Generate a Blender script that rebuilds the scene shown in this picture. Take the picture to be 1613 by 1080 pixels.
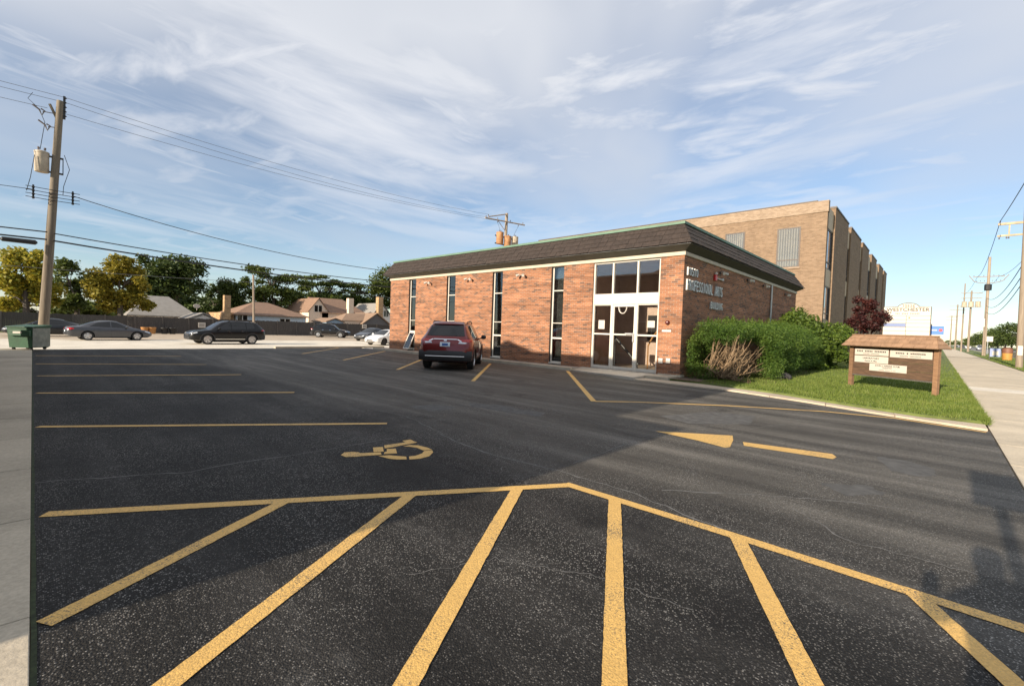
import bpy, bmesh, math, random
import numpy as np
from mathutils import Vector, Matrix, Quaternion
from mathutils.bvhtree import BVHTree
random.seed(7); RNG = np.random.default_rng(7)
for o in list(bpy.data.objects): bpy.data.objects.remove(o)
scene = bpy.context.scene; COL = scene.collection
R = math.radians
# ------------------------------------------------------------------ camera
HC = 1.47; YAW, PITCH, ROLL, FPX = R(43.314), R(-1.7116), R(1.9884), 713.18
W0, H0 = 1613.0, 1080.0
_f = Vector((math.cos(YAW)*math.cos(PITCH), math.sin(YAW)*math.cos(PITCH), math.sin(PITCH)))
_r0 = Vector((math.sin(YAW), -math.cos(YAW), 0)); _u0 = _r0.cross(_f)
CR = math.cos(ROLL)*_r0 + math.sin(ROLL)*_u0; CU = -math.sin(ROLL)*_r0 + math.cos(ROLL)*_u0; CF = _f
cd = bpy.data.cameras.new('camera'); cam = bpy.data.objects.new('camera', cd); COL.objects.link(cam)
cd.sensor_width = 36; cd.lens = FPX/W0*36; cd.clip_start = 0.05; cd.clip_end = 4000
m3 = Matrix((CR, CU, -CF)).transposed()
cam.matrix_world = Matrix.Translation((0, 0, HC)) @ m3.to_4x4()
scene.camera = cam
def ray(px, py): return CR*((px-W0/2)/FPX) - CU*((py-H0/2)/FPX) + CF
def gp(px, py, z=0.0):
    d = ray(px, py); t = (z-HC)/d.z; return Vector((d.x*t, d.y*t, z))
def atx(px, py, X):
    d = ray(px, py); t = X/d.x; return Vector((X, d.y*t, d.z*t+HC))
def aty(px, py, Y):
    d = ray(px, py); t = Y/d.y; return Vector((d.x*t, Y, d.z*t+HC))
# ------------------------------------------------------------------ sun and sky
SUN_EL, SUN_AZ = R(18.4), R(-1.0)      # azimuth of the light's travel measured from +X
ld = Vector((math.cos(SUN_EL)*math.cos(SUN_AZ), math.cos(SUN_EL)*math.sin(SUN_AZ), -math.sin(SUN_EL)))
sd = bpy.data.lights.new('sun', 'SUN'); sun = bpy.data.objects.new('sun', sd); COL.objects.link(sun)
sd.energy = 5.0; sd.angle = R(0.53); sd.color = (1.0, 0.86, 0.68)
sun.rotation_euler = ld.to_track_quat('-Z', 'Y').to_euler(); sun.location = (-20, 0, 30)
world = bpy.data.worlds.new('World'); scene.world = world; world.use_nodes = True
def build_world():
    nt = world.node_tree; nt.nodes.clear(); N = nt.nodes.new; L = nt.links.new
    out = N('ShaderNodeOutputWorld'); bg = N('ShaderNodeBackground'); bg.inputs['Strength'].default_value = 0.088
    L(bg.outputs[0], out.inputs[0])
    sky = N('ShaderNodeTexSky'); sky.sky_type = 'NISHITA'; sky.sun_disc = False
    sky.sun_elevation = SUN_EL; sky.sun_rotation = R(270.0) - SUN_AZ
    sky.air_density = 1.0; sky.dust_density = 0.0; sky.ozone_density = 3.0
    tc = N('ShaderNodeTexCoord'); sp = N('ShaderNodeSeparateXYZ'); L(tc.outputs['Generated'], sp.inputs[0])
    zc = N('ShaderNodeMath'); zc.operation = 'MAXIMUM'; L(sp.outputs[2], zc.inputs[0]); zc.inputs[1].default_value = 0.03
    za = N('ShaderNodeMath'); za.operation = 'ADD'; L(zc.outputs[0], za.inputs[0]); za.inputs[1].default_value = 0.12
    u = N('ShaderNodeMath'); u.operation = 'DIVIDE'; L(sp.outputs[0], u.inputs[0]); L(za.outputs[0], u.inputs[1])
    v = N('ShaderNodeMath'); v.operation = 'DIVIDE'; L(sp.outputs[1], v.inputs[0]); L(za.outputs[0], v.inputs[1])
    cb = N('ShaderNodeCombineXYZ'); L(u.outputs[0], cb.inputs[0]); L(v.outputs[0], cb.inputs[1])
    def layer(rot, scx, scy, scale, detail, rough, lo, hi, dist=0.0, off=(0, 0, 0)):
        mp = N('ShaderNodeMapping'); mp.vector_type = 'POINT'; L(cb.outputs[0], mp.inputs[0])
        mp.inputs['Rotation'].default_value = (0, 0, rot); mp.inputs['Location'].default_value = off
        m2 = N('ShaderNodeMapping'); L(mp.outputs[0], m2.inputs[0]); m2.inputs['Scale'].default_value = (scx, scy, 1)
        n = N('ShaderNodeTexNoise'); L(m2.outputs[0], n.inputs['Vector']); n.inputs['Scale'].default_value = scale
        n.inputs['Detail'].default_value = detail; n.inputs['Roughness'].default_value = rough; n.inputs['Distortion'].default_value = dist
        mr = N('ShaderNodeMapRange'); L(n.outputs[0], mr.inputs[0]); mr.inputs[1].default_value = lo; mr.inputs[2].default_value = hi
        mr.interpolation_type = 'SMOOTHSTEP'
        return mr.outputs[0]
    # cirrus in long curved bands, a broad veil and small broken tufts
    rt = N('ShaderNodeMapping'); L(cb.outputs[0], rt.inputs[0]); rt.inputs['Rotation'].default_value = (0, 0, -YAW)
    sr = N('ShaderNodeSeparateXYZ'); L(rt.outputs[0], sr.inputs[0])
    def mth(op, x, y):
        m = N('ShaderNodeMath'); m.operation = op
        for i, q in enumerate((x, y)):
            if isinstance(q, (int, float)): m.inputs[i].default_value = q
            else: L(q, m.inputs[i])
        return m.outputs[0]
    q2 = mth('POWER', mth('ADD', mth('MULTIPLY', sr.outputs[1], sr.outputs[1]), 0.5), 0.5)
    arc = mth('ADD', sr.outputs[0], mth('MULTIPLY', q2, 1.15))
    cb2 = N('ShaderNodeCombineXYZ'); L(mth('MULTIPLY', arc, 1.35), cb2.inputs[0]); L(mth('MULTIPLY', sr.outputs[1], 0.42), cb2.inputs[1])
    plane = cb; cb = cb2
    a = layer(0, 0.75, 1.25, 1.9, 9, 0.57, 0.36, 0.72, 0.25, (3.4, 0.4, 0))
    a2 = layer(R(14), 0.7, 1.7, 4.6, 9, 0.58, 0.42, 0.76, 0.3, (8.1, 3.7, 0))
    cb = plane
    b = layer(-YAW+R(20), 0.6, 0.9, 0.75, 4, 0.5, 0.34, 0.66, 0.3, (7.3, 2.2, 0))
    c = layer(-YAW-R(65), 0.6, 1.2, 4.2, 8, 0.55, 0.40, 0.74, 0.3, (1.7, 5.1, 0))
    cov = mth('MAXIMUM', mth('MULTIPLY', a, 0.78), mth('MULTIPLY', b, 0.72))
    cov = mth('MAXIMUM', cov, mth('MAXIMUM', mth('MULTIPLY', a2, 0.7), mth('MULTIPLY', c, 0.72)))
    hz = N('ShaderNodeMapRange'); L(sp.outputs[2], hz.inputs[0]); hz.inputs[1].default_value = 0.04; hz.inputs[2].default_value = 0.62
    hz.interpolation_type = 'SMOOTHSTEP'
    hzv = N('ShaderNodeMapRange'); L(hz.outputs[0], hzv.inputs[0]); hzv.inputs[3].default_value = 0.42; hzv.inputs[4].default_value = 1.0
    cov = mth('MULTIPLY', cov, hzv.outputs[0])
    veil = mth('MULTIPLY', hz.outputs[0], 0.38)
    cov = mth('MINIMUM', mth('ADD', cov, veil), 0.93)
    cc = N('ShaderNodeMix'); cc.data_type = 'RGBA'; L(b, cc.inputs[0])
    cc.inputs[6].default_value = (6.1, 6.2, 6.5, 1); cc.inputs[7].default_value = (5.0, 5.2, 5.6, 1)
    mx = N('ShaderNodeMix'); mx.data_type = 'RGBA'; L(cov, mx.inputs[0]); L(sky.outputs[0], mx.inputs[6]); L(cc.outputs[2], mx.inputs[7])
    L(mx.outputs[2], bg.inputs[0])
build_world()
scene.view_settings.view_transform = 'Standard'; scene.view_settings.look = 'None'
scene.view_settings.exposure = 0.75; scene.view_settings.gamma = 1.0
# ------------------------------------------------------------------ mesh helpers
def setp(o, label=None, cat=None, group=None, kind=None):
    if label: o['label'] = label
    if cat: o['category'] = cat
    if group: o['group'] = group
    if kind: o['kind'] = kind
    return o
def thing(name, label, cat, loc=(0, 0, 0), rotz=0.0, group=None):
    o = bpy.data.objects.new(name, None); COL.objects.link(o); o.empty_display_size = 0.2
    o.location = loc; o.rotation_euler = (0, 0, rotz); return setp(o, label, cat, group)
def link_mesh(name, me, m=None, parent=None):
    if m is not None and not me.materials:
        for q in (m if isinstance(m, (list, tuple)) else [m]): me.materials.append(q)
    o = bpy.data.objects.new(name, me); COL.objects.link(o)
    if parent is not None: o.parent = parent
    return o
class MB:
    def __init__(s): s.v = []; s.f = []; s.mi = []; s.cur = 0
    def add(s, vs, fs):
        n = len(s.v); s.v += [tuple(p) for p in vs]; s.f += [tuple(i+n for i in f) for f in fs]; s.mi += [s.cur]*len(fs); return s
    def box(s, x0, x1, y0, y1, z0, z1):
        return s.add([(x0,y0,z0),(x1,y0,z0),(x1,y1,z0),(x0,y1,z0),(x0,y0,z1),(x1,y0,z1),(x1,y1,z1),(x0,y1,z1)],
                     [(0,3,2,1),(4,5,6,7),(0,1,5,4),(1,2,6,5),(2,3,7,6),(3,0,4,7)])
    def hexa(s, b, t):       # bottom ring, top ring of equal length
        n = len(b); return s.add(list(b)+list(t), [tuple(range(n-1,-1,-1)), tuple(range(n,2*n))]+[(i,(i+1)%n,(i+1)%n+n,i+n) for i in range(n)])
    def prism(s, poly, z0, z1):
        a = sum(poly[i][0]*poly[(i+1)%len(poly)][1]-poly[(i+1)%len(poly)][0]*poly[i][1] for i in range(len(poly)))
        if a < 0: poly = poly[::-1]
        return s.hexa([(p[0],p[1],z0) for p in poly], [(p[0],p[1],z1) for p in poly])
    def extr(s, poly, d):     # extrude 3-D polygon by vector
        d = Vector(d); return s.hexa([Vector(p) for p in poly], [Vector(p)+d for p in poly])
    def tube(s, pts, rad, n=8, caps=True):
        pts = [Vector(p) for p in pts]; rad = rad if isinstance(rad, (list, tuple)) else [rad]*len(pts)
        vs = []; fs = []; prev = None
        for i, p in enumerate(pts):
            d = (pts[min(i+1,len(pts)-1)]-pts[max(i-1,0)]).normalized()
            if prev is None:
                a = d.orthogonal().normalized()
            else:
                a = prev - d*prev.dot(d); a = a.normalized() if a.length > 1e-6 else d.orthogonal().normalized()
            prev = a; b = d.cross(a)
            for k in range(n):
                t = 2*math.pi*k/n; vs.append(p + (a*math.cos(t)+b*math.sin(t))*rad[i])
        for i in range(len(pts)-1):
            for k in range(n):
                fs.append((i*n+k, i*n+(k+1)%n, (i+1)*n+(k+1)%n, (i+1)*n+k))
        if caps: fs += [tuple(range(n-1,-1,-1)), tuple(range((len(pts)-1)*n, len(pts)*n))]
        return s.add(vs, fs)
    def lathe(s, prof, c=(0,0,0), axis='z', n=20):   # prof list of (r, h)
        vs = []; fs = []; c = Vector(c)
        for r, h in prof:
            for k in range(n):
                t = 2*math.pi*k/n; a, b = r*math.cos(t), r*math.sin(t)
                vs.append(c + (Vector((a,b,h)) if axis == 'z' else Vector((a,h,b)) if axis == 'y' else Vector((h,a,b))))
        m = len(prof)
        for i in range(m-1):
            for k in range(n): fs.append((i*n+k, i*n+(k+1)%n, (i+1)*n+(k+1)%n, (i+1)*n+k))
        fs += [tuple(range(n-1,-1,-1)), tuple(range((m-1)*n, m*n))]
        return s.add(vs, fs)
    def build(s, name, m, parent=None, smooth=False, local=False, bevel=0.0, fix=False):
        me = bpy.data.meshes.new(name)
        off = Vector((0,0,0))
        if parent is not None and not local:
            q = parent
            while q is not None: off += Vector(q.location); q = q.parent
        me.from_pydata([(x-off.x, y-off.y, z-off.z) for x, y, z in s.v], [], s.f)
        ms = m if isinstance(m, (list, tuple)) else [m]
        for q in ms: me.materials.append(q)
        if len(ms) > 1: me.polygons.foreach_set('material_index', s.mi)
        if fix:
            b = bmesh.new(); b.from_mesh(me); bmesh.ops.recalc_face_normals(b, faces=b.faces); b.to_mesh(me); b.free()
        if smooth:
            me.polygons.foreach_set('use_smooth', [True]*len(me.polygons)); me.set_sharp_from_angle(angle=R(40))
        me.update()
        o = link_mesh(name, me, None, parent)
        if bevel > 0:
            bv = o.modifiers.new('b', 'BEVEL'); bv.width = bevel; bv.segments = 2; bv.limit_method = 'ANGLE'
        return o
def strip(pts, w, z):        # flat strip polygons along a polyline
    mb = MB(); P = [Vector((p[0], p[1], 0)) for p in pts]; Lf = []; Rt = []
    for i, p in enumerate(P):
        d1 = (P[i]-P[i-1]).normalized() if i else (P[1]-P[0]).normalized()
        d2 = (P[i+1]-P[i]).normalized() if i < len(P)-1 else d1
        n = Vector((-(d1+d2).y, (d1+d2).x, 0)).normalized(); k = 1/max(0.5, n.dot(Vector((-d1.y, d1.x, 0))))
        ww = (w[i] if isinstance(w, (list, tuple)) else w)/2*k
        Lf.append(p+n*ww); Rt.append(p-n*ww)
    vs = []; fs = []
    for a, b in zip(Lf, Rt): vs += [(a.x,a.y,z),(b.x,b.y,z)]
    for i in range(len(P)-1): fs.append((2*i, 2*i+1, 2*i+3, 2*i+2))
    return mb.add(vs, fs)
# ------------------------------------------------------------------ materials
def newmat(name):
    m = bpy.data.materials.new(name); m.use_nodes = True; nt = m.node_tree; nt.nodes.clear()
    N = nt.nodes.new; L = nt.links.new
    out = N('ShaderNodeOutputMaterial'); b = N('ShaderNodeBsdfPrincipled'); L(b.outputs[0], out.inputs[0])
    return m, nt, N, L, b, out
def ramp(N, stops):
    r = N('ShaderNodeValToRGB'); e = r.color_ramp.elements
    while len(e) < len(stops): e.new(0.5)
    for q, (p, c) in zip(e, stops): q.position = p; q.color = (c[0], c[1], c[2], 1) if len(c) == 3 else c
    return r
def plain(name, col, rough=0.6, metal=0.0, var=0.12, scale=3.0, bump=0.0, bscale=60.0, coat=0.0, spec=0.5, rnd=0.0):
    m, nt, N, L, b, out = newmat(name)
    tc = N('ShaderNodeTexCoord'); n = N('ShaderNodeTexNoise'); L(tc.outputs['Object'], n.inputs['Vector'])
    n.inputs['Scale'].default_value = scale; n.inputs['Detail'].default_value = 6; n.inputs['Roughness'].default_value = 0.62
    lo = tuple(c*(1-var) for c in col); hi = tuple(min(1, c*(1+var)) for c in col)
    r = ramp(N, [(0.32, lo), (0.68, hi)]); L(n.outputs[0], r.inputs[0]); src = r.outputs[0]
    if rnd > 0:
        oi = N('ShaderNodeObjectInfo'); hs = N('ShaderNodeHueSaturation'); mr = N('ShaderNodeMapRange')
        L(oi.outputs['Random'], mr.inputs[0]); mr.inputs[3].default_value = 1-rnd; mr.inputs[4].default_value = 1+rnd
        L(mr.outputs[0], hs.inputs['Value']); L(src, hs.inputs['Color']); src = hs.outputs[0]
    L(src, b.inputs['Base Color'])
    b.inputs['Roughness'].default_value = rough; b.inputs['Metallic'].default_value = metal
    b.inputs['Specular IOR Level'].default_value = spec
    if coat: b.inputs['Coat Weight'].default_value = coat; b.inputs['Coat Roughness'].default_value = 0.04
    if bump:
        n2 = N('ShaderNodeTexNoise'); L(tc.outputs['Object'], n2.inputs['Vector']); n2.inputs['Scale'].default_value = bscale; n2.inputs['Detail'].default_value = 4
        bp = N('ShaderNodeBump'); bp.inputs['Strength'].default_value = bump; bp.inputs['Distance'].default_value = 0.02
        L(n2.outputs[0], bp.inputs['Height']); L(bp.outputs[0], b.inputs['Normal'])
    return m
def asphalt_mat():
    m, nt, N, L, b, out = newmat('asphalt')
    tc = N('ShaderNodeTexCoord'); V = tc.outputs['Object']
    def noise(s, d, r=0.6):
        n = N('ShaderNodeTexNoise'); L(V, n.inputs['Vector']); n.inputs['Scale'].default_value = s; n.inputs['Detail'].default_value = d; n.inputs['Roughness'].default_value = r; return n.outputs[0]
    def mix(f, a, c, t='MIX'):
        x = N('ShaderNodeMix'); x.data_type = 'RGBA'; x.blend_type = t
        for i, q in ((0, f), (6, a), (7, c)):
            if isinstance(q, tuple): x.inputs[i].default_value = (*q, 1)
            elif isinstance(q, (int, float)): x.inputs[i].default_value = q
            else: L(q, x.inputs[i])
        return x.outputs[2]
    big = ramp(N, [(0.33, (0.013,0.0125,0.012)), (0.52, (0.022,0.0208,0.0195)), (0.72, (0.042,0.040,0.037))]); L(noise(0.42, 5, 0.6), big.inputs[0])
    # worn, thinly sealed drive lane (towards the street) against fresh sealer near the stalls
    sp = N('ShaderNodeSeparateXYZ'); L(V, sp.inputs[0])
    wob = N('ShaderNodeMath'); wob.operation = 'MULTIPLY_ADD'; L(noise(0.25, 4), wob.inputs[0]); wob.inputs[1].default_value = 3.0; L(sp.outputs[0], wob.inputs[2])
    lane = N('ShaderNodeMapRange'); L(wob.outputs[0], lane.inputs[0]); lane.inputs[1].default_value = 4.6; lane.inputs[2].default_value = 6.2; lane.inputs[4].default_value = 0.7
    col = mix(lane.outputs[0], big.outputs[0], (0.105,0.097,0.085))
    streak = ramp(N, [(0.58, (0,0,0)), (0.74, (1,1,1))]); L(noise(1.7, 8, 0.72), streak.inputs[0])
    sf = N('ShaderNodeMath'); sf.operation = 'MULTIPLY'; L(streak.outputs[0], sf.inputs[0]); sf.inputs[1].default_value = 0.42
    col = mix(sf.outputs[0], col, (0.10,0.098,0.094))
    mp = N('ShaderNodeMapping'); L(V, mp.inputs[0]); mp.inputs['Scale'].default_value = (1.9,0.16,1); mp.inputs['Rotation'].default_value = (0,0,R(-7))
    tn = N('ShaderNodeTexNoise'); L(mp.outputs[0], tn.inputs['Vector']); tn.inputs['Scale'].default_value = 1.0; tn.inputs['Detail'].default_value = 6; tn.inputs['Roughness'].default_value = 0.62
    tr_ = ramp(N, [(0.38, (0.62,)*3), (0.52, (1.0,)*3), (0.68, (1.75,)*3)]); L(tn.outputs[0], tr_.inputs[0]); col = mix(1.0, col, tr_.outputs[0], 'MULTIPLY')
    oil = ramp(N, [(0.63, (1,)*3), (0.72, (0.42,)*3)]); L(noise(0.75, 3, 0.5), oil.inputs[0]); col = mix(1.0, col, oil.outputs[0], 'MULTIPLY')
    # aggregate: single stones of about a centimetre, some of them bare and pale
    vo = N('ShaderNodeTexVoronoi'); L(V, vo.inputs['Vector']); vo.inputs['Scale'].default_value = 115
    wn = N('ShaderNodeSeparateColor'); L(vo.outputs['Color'], wn.inputs[0])
    pale = ramp(N, [(0.66, (0,0,0)), (0.95, (1,1,1))]); L(wn.outputs[0], pale.inputs[0])
    core = ramp(N, [(0.30, (1,1,1)), (0.62, (0,0,0))]); L(vo.outputs['Distance'], core.inputs[0])
    pm = N('ShaderNodeMath'); pm.operation = 'MULTIPLY'; L(pale.outputs[0], pm.inputs[0]); L(core.outputs[0], pm.inputs[1])
    wear = ramp(N, [(0.35, (0.15,)*3), (0.65, (1,)*3)]); L(noise(0.9, 5), wear.inputs[0])
    pm2 = N('ShaderNodeMath'); pm2.operation = 'MULTIPLY'; L(pm.outputs[0], pm2.inputs[0]); L(wear.outputs[0], pm2.inputs[1])
    pm3 = N('ShaderNodeMath'); pm3.operation = 'MULTIPLY'; L(pm2.outputs[0], pm3.inputs[0]); pm3.inputs[1].default_value = 0.8
    col = mix(pm3.outputs[0], col, (0.42,0.40,0.37))
    tone = ramp(N, [(0.0, (0.72,)*3), (1.0, (1.28,)*3)]); L(wn.outputs[1], tone.inputs[0])
    col = mix(1.0, col, tone.outputs[0], 'MULTIPLY')
    L(col, b.inputs['Base Color']); b.inputs['Roughness'].default_value = 0.75; b.inputs['Specular IOR Level'].default_value = 0.2
    bp = N('ShaderNodeBump'); bp.inputs['Strength'].default_value = 0.75; bp.inputs['Distance'].default_value = 0.006; bp.invert = True
    L(vo.outputs['Distance'], bp.inputs['Height'])
    bp2 = N('ShaderNodeBump'); bp2.inputs['Strength'].default_value = 0.3; bp2.inputs['Distance'].default_value = 0.03; L(noise(6, 5), bp2.inputs['Height']); L(bp.outputs[0], bp2.inputs['Normal'])
    L(bp2.outputs[0], b.inputs['Normal'])
    return m
def paint_mat(name, col, wear=0.62):
    m, nt, N, L, b, out = newmat(name)
    tc = N('ShaderNodeTexCoord'); V = tc.outputs['Object']
    vo = N('ShaderNodeTexVoronoi'); L(V, vo.inputs['Vector']); vo.inputs['Scale'].default_value = 115
    n = N('ShaderNodeTexNoise'); L(V, n.inputs['Vector']); n.inputs['Scale'].default_value = 110; n.inputs['Detail'].default_value = 4; n.inputs['Roughness'].default_value = 0.7
    n2 = N('ShaderNodeTexNoise'); L(V, n2.inputs['Vector']); n2.inputs['Scale'].default_value = 1.6; n2.inputs['Detail'].default_value = 5
    ad = N('ShaderNodeMath'); ad.operation = 'MULTIPLY_ADD'; L(n2.outputs[0], ad.inputs[0]); ad.inputs[1].default_value = 0.55; L(n.outputs[0], ad.inputs[2])
    r = ramp(N, [(wear+0.20, (0,)*3), (wear+0.33, (1,)*3)]); L(ad.outputs[0], r.inputs[0])
    c2 = ramp(N, [(0.3, tuple(q*0.86 for q in col)), (0.7, tuple(min(1,q*1.1) for q in col))]); L(n2.outputs[0], c2.inputs[0])
    tone = ramp(N, [(0.0, (0.80,)*3), (1.0, (1.08,)*3)]); sc = N('ShaderNodeSeparateColor'); L(vo.outputs['Color'], sc.inputs[0]); L(sc.outputs[0], tone.inputs[0])
    x0 = N('ShaderNodeMix'); x0.data_type = 'RGBA'; x0.blend_type = 'MULTIPLY'; x0.inputs[0].default_value = 1; L(c2.outputs[0], x0.inputs[6]); L(tone.outputs[0], x0.inputs[7])
    x = N('ShaderNodeMix'); x.data_type = 'RGBA'; L(r.outputs[0], x.inputs[0]); L(x0.outputs[2], x.inputs[6]); x.inputs[7].default_value = (0.10,0.085,0.06,1)
    L(x.outputs[2], b.inputs['Base Color']); b.inputs['Roughness'].default_value = 0.65
    bp = N('ShaderNodeBump'); bp.inputs['Strength'].default_value = 0.4; bp.inputs['Distance'].default_value = 0.004; bp.invert = True
    L(vo.outputs['Distance'], bp.inputs['Height']); L(bp.outputs[0], b.inputs['Normal'])
    return m
def concrete_mat(name, col, rnd=0.07):
    m, nt, N, L, b, out = newmat(name)
    tc = N('ShaderNodeTexCoord'); g = N('ShaderNodeNewGeometry'); V = g.outputs['Position']
    n = N('ShaderNodeTexNoise'); L(V, n.inputs['Vector']); n.inputs['Scale'].default_value = 0.9; n.inputs['Detail'].default_value = 8; n.inputs['Roughness'].default_value = 0.66
    r = ramp(N, [(0.28, tuple(c*0.74 for c in col)), (0.5, col), (0.74, tuple(c*1.14 for c in col))]); L(n.outputs[0], r.inputs[0])
    n2 = N('ShaderNodeTexNoise'); L(V, n2.inputs['Vector']); n2.inputs['Scale'].default_value = 45; n2.inputs['Detail'].default_value = 5
    t = ramp(N, [(0.3, (0.86,)*3), (0.7, (1.1,)*3)]); L(n2.outputs[0], t.inputs[0])
    x = N('ShaderNodeMix'); x.data_type = 'RGBA'; x.blend_type = 'MULTIPLY'; x.inputs[0].default_value = 1; L(r.outputs[0], x.inputs[6]); L(t.outputs[0], x.inputs[7])
    oi = N('ShaderNodeObjectInfo'); hs = N('ShaderNodeHueSaturation'); mr = N('ShaderNodeMapRange'); L(oi.outputs['Random'], mr.inputs[0]); mr.inputs[3].default_value = 1-rnd; mr.inputs[4].default_value = 1+rnd
    L(mr.outputs[0], hs.inputs['Value']); L(x.outputs[2], hs.inputs['Color'])
    L(hs.outputs[0], b.inputs['Base Color']); b.inputs['Roughness'].default_value = 0.85; b.inputs['Specular IOR Level'].default_value = 0.3
    bp = N('ShaderNodeBump'); bp.inputs['Strength'].default_value = 0.35; bp.inputs['Distance'].default_value = 0.01; L(n2.outputs[0], bp.inputs['Height']); L(bp.outputs[0], b.inputs['Normal'])
    return m
def brick_mat(name, stops, mortar, bw=0.205, bh=0.068, mort=0.011, rough=0.85, bump=0.5, mottle=0.18, rows=1.0):
    m, nt, N, L, b, out = newmat(name)
    g = N('ShaderNodeNewGeometry'); sp = N('ShaderNodeSeparateXYZ'); L(g.outputs['Position'], sp.inputs[0])
    sn = N('ShaderNodeSeparateXYZ'); L(g.outputs['True Normal'], sn.inputs[0])
    ab = N('ShaderNodeMath'); ab.operation = 'ABSOLUTE'; L(sn.outputs[0], ab.inputs[0])
    gt = N('ShaderNodeMath'); gt.operation = 'GREATER_THAN'; L(ab.outputs[0], gt.inputs[0]); gt.inputs[1].default_value = 0.5
    mx = N('ShaderNodeMix'); L(gt.outputs[0], mx.inputs[0]); L(sp.outputs[0], mx.inputs[2]); L(sp.outputs[1], mx.inputs[3])
    cb = N('ShaderNodeCombineXYZ'); L(mx.outputs[0], cb.inputs[0]); L(sp.outputs[2], cb.inputs[1])
    bt = N('ShaderNodeTexBrick'); L(cb.outputs[0], bt.inputs['Vector']); bt.offset = 0.5; bt.squash = 1.0
    bt.inputs['Color1'].default_value = (0,0,0,1); bt.inputs['Color2'].default_value = (1,1,1,1); bt.inputs['Mortar'].default_value = (0.5,0.5,0.5,1)
    bt.inputs['Scale'].default_value = 1.0; bt.inputs['Brick Width'].default_value = bw; bt.inputs['Row Height'].default_value = bh
    bt.inputs['Mortar Size'].default_value = mort/2; bt.inputs['Mortar Smooth'].default_value = 0.15; bt.inputs['Bias'].default_value = 0.0
    cr = ramp(N, stops); L(bt.outputs['Color'], cr.inputs[0])
    n = N('ShaderNodeTexNoise'); L(g.outputs['Position'], n.inputs['Vector']); n.inputs['Scale'].default_value = 1.1; n.inputs['Detail'].default_value = 7; n.inputs['Roughness'].default_value = 0.7
    t = ramp(N, [(0.3, (1-mottle,)*3), (0.7, (1+mottle,)*3)]); L(n.outputs[0], t.inputs[0])
    mpr = N('ShaderNodeMapping'); L(cb.outputs[0], mpr.inputs[0]); mpr.inputs['Scale'].default_value = (0.55, 1/bh*0.5, 1)
    nr_ = N('ShaderNodeTexNoise'); L(mpr.outputs[0], nr_.inputs['Vector']); nr_.inputs['Scale'].default_value = 1.0; nr_.inputs['Detail'].default_value = 3
    tr2 = ramp(N, [(0.32, (0.66,)*3), (0.62, (1.16,)*3)]); L(nr_.outputs[0], tr2.inputs[0])
    mr2 = N('ShaderNodeMix'); mr2.data_type = 'RGBA'; mr2.blend_type = 'MULTIPLY'; mr2.inputs[0].default_value = rows; L(t.outputs[0], mr2.inputs[6]); L(tr2.outputs[0], mr2.inputs[7]); t = mr2
    x = N('ShaderNodeMix'); x.data_type = 'RGBA'; L(bt.outputs['Fac'], x.inputs[0]); L(cr.outputs[0], x.inputs[6]); x.inputs[7].default_value = (*mortar, 1)
    y = N('ShaderNodeMix'); y.data_type = 'RGBA'; y.blend_type = 'MULTIPLY'; y.inputs[0].default_value = 1; L(x.outputs[2], y.inputs[6]); L(t.outputs[2], y.inputs[7])
    L(y.outputs[2], b.inputs['Base Color']); b.inputs['Roughness'].default_value = rough; b.inputs['Specular IOR Level'].default_value = 0.25
    bp = N('ShaderNodeBump'); bp.inputs['Strength'].default_value = bump; bp.inputs['Distance'].default_value = 0.008; bp.invert = True
    L(bt.outputs['Fac'], bp.inputs['Height']); L(bp.outputs[0], b.inputs['Normal'])
    return m
def glass_mat(name, tint=(0.55,0.57,0.56), ior=1.5, rough=0.0):
    m, nt, N, L, b, out = newmat(name); nt.nodes.remove(b)
    t = N('ShaderNodeBsdfTransparent'); t.inputs[0].default_value = (*tint, 1)
    gl = N('ShaderNodeBsdfGlossy'); gl.inputs['Roughness'].default_value = rough; gl.inputs[0].default_value = (0.95,0.97,1,1)
    fr = N('ShaderNodeFresnel'); fr.inputs[0].default_value = ior
    ad = N('ShaderNodeMath'); ad.operation = 'MULTIPLY_ADD'; L(fr.outputs[0], ad.inputs[0]); ad.inputs[1].default_value = 1.5; ad.inputs[2].default_value = 0.02; ad.use_clamp = True
    mx = N('ShaderNodeMixShader'); L(ad.outputs[0], mx.inputs[0]); L(t.outputs[0], mx.inputs[1]); L(gl.outputs[0], mx.inputs[2]); L(mx.outputs[0], out.inputs[0])
    return m
def leaf_mat(name, cols, trans=0.35):
    m, nt, N, L, b, out = newmat(name)
    g = N('ShaderNodeNewGeometry'); n = N('ShaderNodeTexNoise'); L(g.outputs['Position'], n.inputs['Vector']); n.inputs['Scale'].default_value = 1.3; n.inputs['Detail'].default_value = 4
    ad = N('ShaderNodeMath'); ad.operation = 'MULTIPLY_ADD'; L(g.outputs['Random Per Island'], ad.inputs[0]); ad.inputs[1].default_value = 0.55; L(n.outputs[0], ad.inputs[2])
    sb = N('ShaderNodeMath'); sb.operation = 'SUBTRACT'; L(ad.outputs[0], sb.inputs[0]); sb.inputs[1].default_value = 0.27
    k = len(cols); r = ramp(N, [(0.15+0.7*i/(k-1), c) for i, c in enumerate(cols)]); L(sb.outputs[0], r.inputs[0])
    L(r.outputs[0], b.inputs['Base Color']); b.inputs['Roughness'].default_value = 0.55; b.inputs['Specular IOR Level'].default_value = 0.3
    tr = N('ShaderNodeBsdfTranslucent'); L(r.outputs[0], tr.inputs[0])
    mx = N('ShaderNodeMixShader'); mx.inputs[0].default_value = trans; L(b.outputs[0], mx.inputs[1]); L(tr.outputs[0], mx.inputs[2]); L(mx.outputs[0], out.inputs[0])
    return m
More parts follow.
